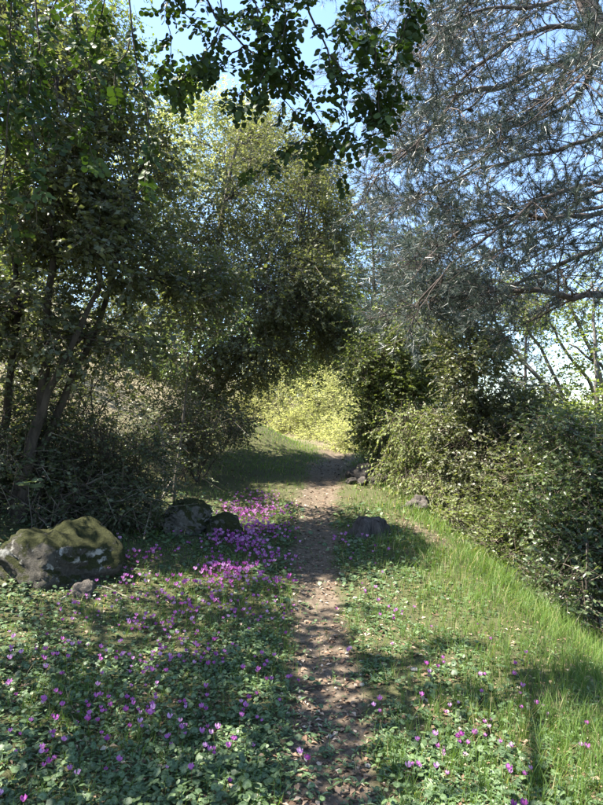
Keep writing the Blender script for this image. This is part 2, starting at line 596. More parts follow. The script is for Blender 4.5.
# slender many-stemmed tree at the left
g = gz(-3.15, 6.4)
tree('slender_tree', 'many-stemmed evergreen tree with thin dark trunks at the left edge', 'tree', (-3.15, 6.4),
     [[g, at(38, 420, 6.4), at(48, 330, 6.3), at(52, 220, 6.2), at(60, 60, 6.2)],
      [g + (.15, .1, 0), at(48, 430, 6.6), at(95, 330, 6.7), at(125, 230, 6.8), at(150, 140, 6.9)],
      [g + (-.25, .1, 0), at(5, 420, 6.6), at(18, 300, 6.6), at(8, 150, 6.6), at(20, 10, 6.6)],
      [g + (.1, -.1, 0), at(35, 430, 6.3), at(62, 370, 6.2), at(92, 300, 6.2), at(112, 230, 6.2)]],
     [blob(40, 190, 6.2, 70, 60, .7, 1.2), blob(110, 250, 6.6, 60, 45, .8, 1), blob(-60, 150, 6.4, 80, 90, .9, 1),
      blob(60, 90, 6.3, 70, 60, .9, 1), blob(130, 190, 7, 50, 60, .7, 1), blob(20, 310, 6.4, 60, 40, .7, .7),
      blob(-60, 320, 6.2, 60, 70, .8, .8), blob(0, 20, 6.4, 100, 60, 1, 1), blob(190, 290, 7.4, 50, 30, .6, .7),
      blob(90, 340, 6.4, 70, 30, .7, .5)],
     M['oak'], M['barkd'], ntw=5200, lpt=11, tw=.26, ll=.062, lw=.040, seed=3, clumps=18, spread=.185, trunk_r=.075, limb_r=.03, droop=.3)

# sunlit tall tree behind it
g = gz(-6.0, 12)
tree('tall_leafy_tree', 'tall tree with bright sunlit leaves behind the thin dark trunks', 'tree', (-6.0, 12),
     [[g, g + (.1, 0, 2), at(30, 150, 12), at(50, -40, 12)]],
     [blob(60, 30, 11.6, 75, 60, 1.3, 1.2), blob(120, 110, 11.8, 60, 60, 1.2, 1), blob(10, 140, 11.8, 60, 70, 1.2, 1),
      blob(-60, 40, 11.8, 80, 80, 1.5, 1), blob(100, 210, 11.8, 60, 50, 1.2, .8), blob(30, -70, 11.8, 100, 60, 1.6, 1),
      blob(20, 250, 11.6, 70, 50, 1, .6)],
     M['bright'], M['bark'], ntw=3800, lpt=10, tw=.38, ll=.075, lw=.042, seed=5, clumps=16, spread=.21, trunk_r=.13, limb_r=.045)

# rounded tree overhanging the path
g = gz(-2.9, 13.2)
tree('overhanging_tree', 'broad grey-green evergreen tree left of the path, its crown overhanging the bend', 'tree', (-2.9, 13.2),
     [[g, at(190, 400, 13.3), at(205, 300, 13.4), at(225, 200, 13.5), at(240, 130, 13.5)],
      [g + (.3, 0, 0), at(215, 395, 12.9), at(262, 330, 12.7), at(285, 300, 12.8), at(305, 270, 12.9)]],
     [blob(235, 190, 13.0, 60, 55, 1.4, 1.3), blob(300, 215, 13.0, 42, 55, 1.2, 1), blob(315, 295, 12.4, 38, 45, 1, 1.1),
      blob(260, 290, 12.2, 55, 45, 1.1, 1.2), blob(200, 330, 12.4, 55, 50, 1.1, 1.1), blob(250, 355, 12.2, 45, 30, .9, .9),
      blob(185, 240, 13.0, 45, 55, 1.2, 1), blob(215, 410, 12.2, 45, 35, .8, .8), blob(265, 140, 14.0, 38, 32, 1, .7),
      blob(315, 165, 14.0, 28, 32, 1, .8), blob(330, 235, 13.2, 24, 45, .9, 1), blob(290, 330, 13.5, 50, 28, .8, .9), blob(335, 320, 12.6, 22, 38, .8, .8), blob(290, 270, 13.6, 45, 40, .8, .9), blob(225, 265, 13.6, 50, 45, .8, .9), blob(215, 370, 13.2, 45, 35, .7, .7)],
     M['olive'], M['bark'], ntw=11500, lpt=10, tw=.30, ll=.062, lw=.040, seed=8, clumps=24, spread=.185, trunk_r=.12, limb_r=.045, droop=.35)

# pale glossy sapling in front of it
g = gz(-1.9, 8.6)
tree('glossy_sapling', 'small sapling with shiny bluish leaves in front of the overhanging tree', 'sapling', (-1.9, 8.6),
     [[g, at(185, 400, 8.5), at(190, 330, 8.4)]],
     [blob(205, 315, 8.3, 32, 18, .35, 1), blob(170, 350, 8.5, 35, 25, .4, .9)],
     M['glossy'], M['bark'], ntw=260, lpt=10, tw=.2, ll=.05, lw=.03, seed=9, clumps=9, spread=.3, trunk_r=.025, limb_r=.012, shape='oval')

# far trees behind on the left
g = gz(-3.6, 25)
tree('yellow_topped_tree', 'tall narrow sunlit tree rising against the sky left of centre', 'tree', (-3.6, 25),
     [[g, g + (0, 0, 4), at(225, 180, 25), at(245, 95, 25)]],
     [blob(250, 125, 25, 22, 30, 1, .8), blob(225, 165, 25, 40, 45, 1.5, 1.2), blob(185, 140, 25, 35, 45, 1.5, 1),
      blob(150, 190, 25, 40, 60, 1.6, 1), blob(265, 190, 25, 30, 50, 1.2, 1), blob(215, 105, 25, 22, 22, 1, .4)],
     M['yellow'], M['bark'], ntw=3200, lpt=10, tw=.55, ll=.12, lw=.065, seed=12, clumps=14, spread=.26, trunk_r=.16, limb_r=.05)

g = gz(-11.5, 17)
tree('hillside_tree', 'leafy tree high on the left hillside, half hidden behind nearer crowns', 'tree', (-11.5, 17),
     [[g, g + (0, 0, 3), g + (.3, 0, 6)]],
     [(-11.5, 17, 7.5, 2.6, 2.2, 1.8, 1), (-9.7, 16, 6.2, 2, 1.8, 1.6, 1), (-13, 17, 6, 2.2, 2, 1.8, 1), (-11, 17, 9.6, 2, 1.8, 1.5, .8)],
     M['bright'], M['bark'], ntw=1900, lpt=10, tw=.5, ll=.12, lw=.075, seed=14, clumps=16, spread=.27, trunk_r=.15, limb_r=.05)

# understorey thicket, left
def shrub(name, label, x, y, lob, mat, n, seed, ll=.035, lw=.02, stems=16, twm=None, cat='shrub', group=None, spread=.3, lpt=10, tw=.25, clumps=9, shape='rhomb', droop=.1, barkm=None):
    rs = np.random.RandomState(seed + 500)
    g = gz(x, y, -.05)
    zt = max(b[2] + b[5] * .7 for b in lob)
    ws = np.array([b[6] for b in lob], float); ws /= ws.sum()
    root = tree(name, label, cat, (x, y), [], lob, mat, M['barkd'], ntw=n, lpt=lpt, tw=tw, ll=ll, lw=lw, seed=seed, clumps=clumps,
                spread=spread, twigmat=twm, shape=shape, droop=droop, group=group)
    for k in range(stems):
        b = lob[rs.choice(len(lob), p=ws)]
        e = np.array(b[:3]) + rs.normal(0, .45, 3) * np.array(b[3:6])
        s = g + (rs.normal(0, .18), rs.normal(0, .18), 0)
        s[2] = float(ground(s[0], s[1])) - .05
        a = Acc()
        P = smooth_line([s, s * .55 + e * .45 + rs.normal(0, .1, 3) + (0, 0, .15), e], 9, .02, rs)
        tube(a, P, .016, .004, 5, rnd=rs.rand())
        for q in range(4):
            p0 = P[rs.randint(3, 9)]; p1 = p0 + rs.normal(0, .28, 3) + (0, 0, .05)
            tube(a, smooth_line([p0, (p0 + p1) / 2 + rs.normal(0, .04, 3), p1], 5), .006, .002, 4, rnd=rs.rand(), cap=False)
        o = a.build('stem', barkm or twm or M['barkd'], root, True)
        o.location = -root.location
    return root


shrub('twiggy_thicket', 'dark tangled thicket of bare brown twigs below the thin trunks', -2.45, 7.4,
      [blob(70, 420, 7.2, 55, 50, .7, 1.2), blob(120, 455, 7.2, 45, 35, .6, 1), blob(30, 470, 6.9, 60, 35, .6, 1)],
      M['shrubd'], 2300, 31, stems=40, twm=M['barkd'], lpt=8, ll=.045, lw=.024, droop=.2)
shrub('dark_understory_shrub', 'low dark leafy shrub behind the mossy boulder', -2.6, 6.4,
      [blob(35, 490, 6.4, 75, 32, .5, 1), blob(105, 500, 6.8, 50, 22, .45, .8), blob(-40, 470, 6.2, 60, 60, .6, .8)],
      M['shrubd'], 1500, 32, ll=.045, lw=.028, stems=12)
shrub('low_leafy_shrub', 'dark green shrub under the overhanging tree by the grassy bank', -2.0, 10.6,
      [blob(205, 435, 10.6, 26, 22, .6, 1), blob(225, 425, 11.2, 22, 16, .5, .6), blob(175, 420, 10.2, 30, 28, .6, .8)],
      M['shrubd'], 1200, 33, ll=.04, lw=.024, stems=14)
shrub('left_hill_shrub', 'green shrub on the slope between the thin trunks and the overhanging tree', -4.0, 9.6,
      [blob(100, 305, 9.8, 60, 36, .7, 1), blob(140, 370, 9.6, 40, 35, .8, 1), blob(70, 380, 9.4, 50, 40, .8, 1), blob(0, 400, 9, 60, 45, .8, 1)],
      M['oak'], 1900, 34, ll=.055, lw=.032, stems=14)

# yellow bushes beyond the bend
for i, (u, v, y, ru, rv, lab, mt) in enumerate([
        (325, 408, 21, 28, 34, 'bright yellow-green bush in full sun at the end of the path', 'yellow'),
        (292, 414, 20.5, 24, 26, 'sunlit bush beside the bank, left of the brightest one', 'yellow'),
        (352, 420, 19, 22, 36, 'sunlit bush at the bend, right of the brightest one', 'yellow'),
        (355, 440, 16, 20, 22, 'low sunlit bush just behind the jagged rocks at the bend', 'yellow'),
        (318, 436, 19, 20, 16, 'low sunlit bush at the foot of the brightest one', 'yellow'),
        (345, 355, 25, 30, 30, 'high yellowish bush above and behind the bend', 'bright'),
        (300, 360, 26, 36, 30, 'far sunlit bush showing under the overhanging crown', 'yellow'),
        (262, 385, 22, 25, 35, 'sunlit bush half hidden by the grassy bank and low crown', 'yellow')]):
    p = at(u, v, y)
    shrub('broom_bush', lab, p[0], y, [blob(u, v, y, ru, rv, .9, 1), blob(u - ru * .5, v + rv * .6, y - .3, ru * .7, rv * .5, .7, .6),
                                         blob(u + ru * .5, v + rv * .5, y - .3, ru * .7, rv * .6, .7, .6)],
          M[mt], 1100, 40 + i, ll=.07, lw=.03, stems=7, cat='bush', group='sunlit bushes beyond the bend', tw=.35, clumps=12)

# wooded slope behind everything: a few far trees, alike, copied
def copy_tree(root, loc, rz, sc, label, group):
    r = root.copy(); COL.objects.link(r)
    r.location = loc; r.rotation_euler.z = rz; r.scale = (sc, sc, sc); r['label'] = label; r['group'] = group
    for c in root.children:
        d = c.copy(); COL.objects.link(d); d.parent = r
    return r


g = gz(-7, 29)
ft = tree('slope_tree', 'green tree on the far slope behind the overhanging crown', 'tree', (-7, 29), [[g, g + (.2, 0, 2.5), g + (0, 0, 6)]],
     [(g[0], g[1], g[2] + 5.5, 2.2, 2, 1.8, 1), (g[0] + 1.6, g[1], g[2] + 3.6, 1.8, 1.8, 1.5, 1), (g[0] - 1.6, g[1], g[2] + 3.4, 1.8, 1.8, 1.6, 1), (g[0], g[1] - .8, g[2] + 1.6, 2.2, 1.6, 1.4, 1.2)],
     M['bright'], M['bark'], ntw=3600, lpt=10, tw=.5, ll=.11, lw=.06, seed=17, clumps=16, spread=.28, trunk_r=.16, limb_r=.05, group='trees on the far slope')
for i, (x, y, sc, lab) in enumerate([
        (-13, 27, 1.1, 'green tree far up the hillside at the left'), (-2.2, 32, .9, 'far green tree directly behind the sunlit bushes'),
        (2.6, 33, .85, 'far green tree behind the ivy-clad tree'), (2.6, 26, 1.25, 'green tree filling the gap between the overhanging crown and the pine'), (4.8, 29, 1.3, 'green tree behind the lowest sweeping pine branches'), (7.5, 31, 1.0, 'far tree low behind the dark evergreen'),
        (13, 30, 1.0, 'far tree behind the leaning trunks'), (20, 34, 1.2, 'farthest tree at the right edge of the valley'), (-20, 33, 1.3, 'farthest tree on the left hillside')]):
    copy_tree(ft, (x, y, float(ground(x, y)) - .1), i * 1.3, sc, lab, 'trees on the far slope')

# ivy-clad small tree right of the bend
g = gz(1.25, 11.2)
iv = tree('ivy_clad_tree', 'small ivy-clad tree with thin upright stems right of the bend', 'tree', (1.25, 11.2),
     [[g, at(371, 430, 11.2), at(374, 380, 11.2), at(380, 320, 11.2)],
      [g + (.1, 0, 0), at(380, 440, 11.1), at(366, 390, 11.1), at(360, 340, 11.1)],
      [g + (.5, .3, 0), at(408, 430, 11.4), at(412, 370, 11.4), at(405, 320, 11.4)]],
     [blob(372, 360, 11.2, 20, 32, .5, 1), blob(395, 335, 11.3, 30, 26, .7, 1), blob(425, 360, 11.6, 26, 34, .7, 1), blob(368, 415, 11.1, 12, 34, .3, .6),
      blob(405, 395, 11.2, 26, 24, .5, .8)],
     M['ivy'], M['bark'], ntw=2500, lpt=11, tw=.22, ll=.052, lw=.040, seed=51, clumps=11, spread=.3, trunk_r=.035, limb_r=.02)
shrub('hanging_creeper', 'pale yellow-green creeper hanging in a curtain right of the bend', 1.95, 10.2,
      [blob(412, 440, 10.2, 24, 30, .35, 1), blob(432, 455, 9.9, 12, 40, .35, 1), blob(418, 485, 9.7, 28, 18, .3, .8), blob(440, 500, 9.2, 16, 22, .3, .7), blob(390, 470, 10.4, 18, 22, .3, .6)],
      M['creep'], 1700, 52, ll=.05, lw=.03, stems=10, droop=1.1, cat='creeper')
shrub('shady_shrub', 'dark shrub in shade behind the hanging creeper', 2.3, 12.2,
      [blob(420, 420, 12.2, 40, 55, .6, 1), blob(385, 440, 12.5, 25, 40, .5, .6)], M['oak'], 1100, 53, ll=.055, lw=.035)

# right-hand thicket below the edge of the berm
g = gz(3.3, 9.4)
tree('dark_evergreen', 'dark dense evergreen tree standing below the grassy edge, right of the creeper', 'tree', (3.3, 9.4),
     [[g, at(480, 520, 9.4), at(478, 420, 9.4), at(470, 320, 9.4)],
      [g + (.3, .2, 0), at(510, 500, 9.6), at(520, 440, 9.6), at(512, 400, 9.6)]],
     [blob(470, 360, 9.4, 34, 45, .7, 1.1), blob(510, 425, 9.6, 34, 42, .8, 1.1), blob(468, 440, 9.2, 30, 45, .7, 1.1), blob(510, 470, 9, 36, 45, .7, 1.1),
      blob(478, 505, 8.8, 28, 30, .5, .8), blob(455, 305, 9.8, 32, 30, .8, .7), blob(540, 455, 9.4, 28, 35, .8, .7), blob(525, 540, 8.2, 28, 32, .5, .7)],
     M['oak'], M['barkd'], ntw=5200, lpt=11, tw=.26, ll=.058, lw=.038, seed=61, clumps=18, spread=.21, trunk_r=.08, limb_r=.03)
shrub('glossy_bush', 'leafy bush with small shiny leaves at the right edge below the grass', 3.6, 6.6,
      [blob(585, 470, 6.6, 40, 42, .6, 1.2), blob(555, 520, 6.3, 32, 34, .45, 1), blob(595, 545, 5.9, 35, 36, .5, 1.1), blob(640, 500, 6.2, 40, 60, .6, 1),
       blob(570, 430, 7, 38, 24, .6, .7), blob(640, 580, 5.4, 35, 40, .5, .6)],
      M['glossy'], 2900, 62, ll=.050, lw=.031, stems=24, lpt=10, clumps=13, spread=.24, cat='bush', barkm=M['barkd'])
shrub('bramble_bush', 'tangled green bush between the dark evergreen and the shiny-leaved bush', 3.5, 7.6,
      [blob(535, 480, 7.6, 34, 40, .5, 1), blob(520, 545, 7, 28, 30, .4, .8), blob(490, 530, 7.8, 24, 24, .4, .6)],
      M['ivy'], 1300, 63, ll=.05, lw=.03, stems=16, lpt=9, cat='bush')

for i, (x, y, sx, sy, lab) in enumerate([(2.25, 6.9, .35, .5, 'low leafy bush spilling onto the grass edge below the creeper'), (2.3, 5.6, .3, .5, 'low trailing bush on the grass edge nearest the right side of the picture'),
                                     (2.15, 8.0, .3, .35, 'low bush on the grass edge beside the grey rock')]):
    z = float(ground(x, y))
    shrub('edge_bush', lab, x, y, [(x, y, z + .15, sx, sy, .2, 1), (x + .25, y - .1, z + .12, sx, sy, .25, 1)], M[('ivy', 'glossy', 'creep')[i]], 420, 160 + i, ll=.045, lw=.027, stems=6, lpt=9, tw=.2, cat='bush', group='low bushes along the grass edge')
g = gz(5.6, 11)
tree('leaning_tree', 'sparse tree with pale crossing leaning trunks at the right against bright sky', 'tree', (5.6, 11),
     [[g, at(585, 440, 11), at(545, 385, 11), at(505, 340, 11), at(488, 310, 11)],
      [g + (.2, 0, 0), at(603, 400, 10.6), at(575, 320, 10.6), at(560, 270, 10.6)],
      [g + (-.2, .3, 0), at(570, 440, 11.4), at(560, 390, 11.4), at(530, 330, 11.4), at(512, 280, 11.4)],
      [g + (.5, .1, 0), at(600, 430, 10.3), at(596, 350, 10.2), at(592, 280, 10.2)],
      [g + (-.4, .2, 0), at(560, 430, 10.8), at(530, 370, 10.8), at(498, 345, 10.8)],
      [g + (.1, .4, 0), at(600, 420, 11.6), at(565, 350, 11.6), at(535, 300, 11.6)],
      [g + (.8, .1, 0), at(625, 400, 10.6), at(603, 370, 10.6), at(570, 345, 10.6)]],
     [blob(560, 300, 11, 40, 30, .9, 1), blob(595, 340, 10.6, 35, 35, .8, .9), blob(500, 310, 11.2, 35, 28, .8, .8), blob(545, 400, 11.4, 40, 26, .8, .9), blob(590, 410, 10.8, 40, 30, .8, 1),
      blob(620, 290, 10.6, 40, 40, .9, .8)],
     M['bright'], M['barkg'], ntw=1150, lpt=9, tw=.36, ll=.065, lw=.038, seed=71, clumps=14, spread=.28, trunk_r=.075, limb_r=.026)
shrub('fence_line_bush', 'pale green bush lower down the slope behind the shiny-leaved bush', 7, 10,
      [blob(600, 440, 10, 50, 40, .9, 1), blob(560, 450, 10.4, 40, 35, .8, .8), blob(660, 420, 10, 60, 60, 1, 1)],
      M['bright'], 1500, 72, ll=.07, lw=.045, stems=9, cat='bush')

# ------------------------------------------------------------------ pines
def needles_on(acc, A, B, rs, per=40, ln=.085, wd=.0046, frac=(.45, 1.0)):
    """needles along shoots A->B"""
    n = len(A)
    t = frac[0] + (frac[1] - frac[0]) * rs.rand(n, per) ** .6
    P = (A[:, None] + (B - A)[:, None] * t[..., None]).reshape(-1, 3)
    T = np.repeat(norm(B - A), per, 0)
    D = norm(T * .75 + rdir(len(P), rs) * .75)
    S = norm(np.cross(D, rdir(len(P), rs)))
    L = (ln * (.6 + .6 * rs.rand(len(P))))[:, None]
    V = np.stack([P - S * wd * .5, P + S * wd * .5, P + D * L], 1)
    F = (np.arange(len(P)) * 3)[:, None] + np.array([[0, 1, 2]])
    acc.add(V.reshape(-1, 3), [F], np.repeat(.5 * np.repeat(rs.rand(n), per) + .5 * rs.rand(len(P)), 3))


def pine_limb(root, pts, r, rs, sec=16, seclen=1.0, shoots=9, side_up=.1, needle_acc=None, wood=None, per=36, shoot=.22, ln=.085):
    a = Acc()
    P = smooth_line(pts, 18, .015, rs)
    tube(a, P, r * 1.15, r * .28, 7, lump=.05)
    o = a.build('limb', M['barkp'], root, True)
    total = np.linalg.norm(np.diff(P, axis=0), axis=1).sum()
    T = norm(np.gradient(P, axis=0))
    for k in range(sec):
        f = .12 + .88 * (k + rs.rand()) / sec
        i = min(int(f * 17), 17)
        s = P[i]
        side = norm(np.cross(T[i], (0, 0, 1.0))) * (1 if k % 2 else -1)
        d = norm(T[i] * (.75 + .3 * rs.rand()) + side * (.6 + .5 * rs.rand()) + np.array((0, 0, side_up + rs.normal(0, .25))))
        Ls = seclen * (1.15 - .55 * f) * (.6 + .7 * rs.rand())
        m = s + d * Ls * .5 + rs.normal(0, .06, 3) * Ls
        e = s + d * Ls + np.array((0, 0, -.10 * Ls)) + rs.normal(0, .08, 3) * Ls
        B = smooth_line([s, m, e], 8, .01, rs)
        tube(wood, B, max(.006, r * .33 * (1 - .4 * f)), .003, 5, rnd=.5 + .5 * rs.rand(), cap=False)
        j = rs.randint(2, 8, shoots)
        A0 = B[j]
        dd = norm(norm(B[-1] - B[0]) * .7 + rdir(shoots, rs) * .8)
        A1 = A0 + dd * (shoot * 1.3 * (.5 + rs.rand(shoots)))[:, None]
        prisms(wood, A0, A1, .004, .002, .3 + .6 * rs.rand(shoots))
        # finer shoots off those
        j2 = rs.randint(0, shoots, shoots * 2)
        tt = rs.rand(shoots * 2, 1)
        C0 = A0[j2] + (A1 - A0)[j2] * tt
        C1 = C0 + norm(dd[j2] * .8 + rdir(shoots * 2, rs) * .8) * (shoot * .6 * (.5 + rs.rand(shoots * 2)))[:, None]
        prisms(wood, C0, C1, .0025, .0015, .3 + .6 * rs.rand(shoots * 2))
        needles_on(needle_acc, np.vstack([A0, C0]), np.vstack([A1, C1]), rs, per, ln)


rs = np.random.RandomState(81)
pine = thing('pine_tree', 'pine tree at the right with long bare sweeping branches and fine bluish needles', 'tree')
tb = gz(4.9, 5.6, -.2)
a = Acc()
TP = smooth_line([tb, tb + (0.1, .1, 2.5), at(640, 110, 6.2), at(590, 15, 6.3), at(570, -60, 6.4), at(540, -160, 6.5)], 26, .01, rs)
tube(a, TP, .17, .07, 10, flare=.5, lump=.05)
a.build('trunk', M['barkp'], pine, True)
nacc = Acc(); wood = Acc()
limb_px = [
    ([(612, 55, 6.25), (560, 65, 6.0), (500, 86, 5.7), (455, 100, 5.5), (425, 135, 5.4), (400, 160, 5.3)], .035),
    ([(592, 20, 6.3), (515, 40, 6.2), (455, 85, 6.2), (410, 120, 6.4)], .028),
    ([(640, 120, 6.2), (585, 140, 6.6), (520, 160, 6.8), (455, 178, 7.0), (400, 205, 7.2)], .028),
    ([(650, 195, 6.2), (603, 217, 6.0), (515, 216, 5.8), (468, 228, 5.8), (425, 262, 5.8)], .032),
    ([(650, 215, 6.1), (603, 245, 6.4), (550, 268, 6.8), (500, 290, 7.0), (440, 302, 7.2), (370, 318, 7.4)], .032),
    ([(660, 290, 6.0), (603, 297, 5.6), (555, 293, 5.3), (520, 290, 5.2), (480, 287, 5.2)], .042),
    ([(645, 150, 6.2), (600, 180, 5.6), (540, 200, 5.2), (470, 250, 5.1), (420, 300, 5.2)], .024),
    ([(580, -20, 6.4), (500, -10, 6.6), (430, 20, 6.9), (370, 70, 7.4)], .032),
    ([(585, -10, 6.4), (540, 5, 5.6), (480, 10, 5.2), (430, 45, 5.0)], .026),
    ([(600, 60, 6.3), (560, 110, 7.2), (500, 130, 8.0), (430, 150, 8.6), (370, 180, 9.0)], .03),
    ([(645, 180, 6.2), (600, 190, 7.4), (540, 230, 8.2), (470, 265, 8.6), (390, 290, 9.0)], .028),
    ([(560, -90, 6.4), (480, -60, 7.0), (400, -40, 7.6), (350, 10, 8.2)], .03),
    ([(600, 30, 6.3), (540, 100, 7.8), (460, 175, 8.8), (390, 215, 9.6)], .028),
    ([(650, 200, 6.2), (560, 215, 7.6), (470, 235, 8.4), (385, 262, 9.2)], .026),
    ([(610, 40, 6.3), (640, 20, 5.2), (600, 60, 4.6), (540, 110, 4.3)], .026),
]
for pts, r in limb_px:
    pine_limb(pine, [at(*p) for p in pts], r, rs, sec=22, seclen=1.0, shoots=9, needle_acc=nacc, wood=wood, per=26)
wood.build('twigs', M['ptwig'], pine, kind='stuff')
nacc.build('needles', M['needle'], pine, kind='stuff')
# cones
ca = Acc()
for i in range(9):
    z0 = -.035 + .07 * i / 8; rr = .028 * math.sin(math.pi * (.12 + .8 * i / 8)) + .004
    for k in range(8):
        an = k * .785 + i * .39
        d = np.array((math.cos(an), math.sin(an), 0)); s = np.array((-math.sin(an), math.cos(an), 0))
        c = np.array((0, 0, z0))
        ca.add([c + d * rr * .3 - s * .008, c + d * rr * .3 + s * .008, c + d * rr + s * .007 + (0, 0, .012), c + d * rr * 1.1 + (0, 0, .016), c + d * rr - s * .007 + (0, 0, .012)], [[[0, 1, 2, 3, 4]]])
cme = ca.mesh('cone'); cme.materials.append(M['cone'])
for (u, v, y) in [(519, 35, 5.9), (473, 67, 5.7), (500, 103, 5.7), (432, 82, 6.1), (541, 148, 6.6), (487, 196, 5.8), (447, 245, 5.8), (520, 175, 6.8), (470, 110, 5.6), (575, 240, 6.2), (500, 222, 5.8), (455, 205, 7), (560, 62, 5.95), (428, 150, 5.4), (540, 285, 5.25), (480, 150, 6.9)]:
    o = obj('cone', cme, None, pine); o.location = at(u, v, y); o.rotation_euler = (rs.rand() * 3, rs.rand() * 3, rs.rand() * 3); s = .6 + .4 * rs.rand(); o.scale = (s, s, s)
settle(pine, tuple(tb))


def far_pine(label, x, y, top, wid, seed, low=.25):
    rs = np.random.RandomState(seed)
    root = thing('distant_pine', label, 'tree', 'pines beyond the bend')
    g = gz(x, y, -.2)
    a = Acc(); tube(a, smooth_line([g, g + (.1, 0, top * .4), g + (-.1, 0, top)], 12, .03, rs), .15, .03, 7, flare=.4)
    a.build('trunk', M['barkp'], root, True)
    na = Acc(); wa = Acc()
    n = 110
    f = low + (1 - low) * rs.rand(n) ** .9
    az = rs.rand(n) * 6.283
    Lb = wid * (1.05 - f * .75) * (.5 + .6 * rs.rand(n))
    A = g + np.stack([0 * f, 0 * f, f * top], -1)
    E = A + np.stack([np.cos(az) * Lb, np.sin(az) * Lb, .15 * Lb + rs.normal(0, .15, n)], -1)
    prisms(wa, A, E, .025, .006, .5)
    m = n * 20
    j = rs.randint(0, n, m); t = (.25 + .75 * rs.rand(m) ** .8)[:, None]
    S0 = A[j] + (E - A)[j] * t + rs.normal(0, .12, (m, 3))
    S1 = S0 + norm(norm(E - A)[j] * .6 + rdir(m, rs) + (0, 0, .35)) * (.3 * (.6 + .8 * rs.rand(m)))[:, None]
    prisms(wa, S0, S1, .005, .003, rs.rand(m))
    needles_on(na, S0, S1, rs, 22, .14, .010, (.1, 1))
    wa.build('twigs', M['dryt'], root, kind='stuff')
    na.build('needles', M['needle'], root, kind='stuff')
    settle(root, tuple(g))
    return root


fp = far_pine('bluish pine rising behind the bend in the gap between left crown and sweeping branches', 3.0, 24, 10.5, 3.4, 91)
for i, (x, y, sc, lab) in enumerate([(.4, 27, 1.2, 'bluish pine behind the rounded overhanging crown'), (8.5, 22, 1.0, 'far pine low on the right slope behind the dark evergreen'),
                                   (13.5, 24, .85, 'farthest pine on the right beyond the leaning trunks'), (5.4, 27, 1.1, 'bluish pine just right of the one in the gap')]):
    copy_tree(fp, (x, y, float(ground(x, y)) - .2), 1.1 + i * 1.7, sc, lab, 'pines beyond the bend')

# ------------------------------------------------------------------ carob branches hanging over the path
rs = np.random.RandomState(101)
car = thing('carob_tree', 'carob tree overhead with dark round leaflets hanging into the top of the picture', 'tree')
tb = gz(-2.5, .6, -.15)
a = Acc()
tube(a, smooth_line([tb, tb + (.1, .1, 1.6), tb + (.5, .3, 3.2), tb + (1.2, .7, 4.5)], 16, .02, rs), .2, .09, 10, flare=.5, lump=.06)
a.build('trunk', M['bark'], car, True)
crown0 = tb + np.array((1.2, .7, 4.5))

# one compound leaf: rachis with paired obovate leaflets, pointing along +Y, normal +Z
def carob_leaf(seed):
    rq = np.random.RandomState(seed)
    a = Acc()
    Lr = .13
    P = np.array([(0, Lr * t, -.02 * t * t) for t in np.linspace(0, 1, 5)])
    for k in range(4):
        prisms(a, P[k:k + 1], P[k + 1:k + 2], .0013, .0011, .2)
    for k in range(4):
        t = .28 + .24 * k
        c = np.array((0, Lr * t, -.02 * t * t))
        for s in (-1, 1):
            L = .044 * (.85 + .3 * rq.rand()); W = .036 * (.85 + .3 * rq.rand())
            d = norm(np.array((s * 1., .35 + .1 * rq.randn(), -.25 + .25 * rq.randn())))
            nn = norm(np.array((.35 * rq.randn(), .35 * rq.randn(), 1.)))
            S = norm(np.cross(d, nn)); nn = np.cross(S, d)
            ang = np.linspace(0, 2 * np.pi, 10, endpoint=False)
            rim = [c + d * (L * .54 - L * .46 * math.cos(q)) + S * (W * .5 * math.sin(q) * (1 - .15 * math.cos(q))) + nn * (.005 * abs(math.sin(q))) for q in ang]
            rim[0] = c + d * .003
            V = np.array(rim)
            a.add(V, [[[0, 1, 2, 3, 4, 5], [0, 5, 6, 7, 8, 9]]], rq.rand())
    return a.mesh('leaf')


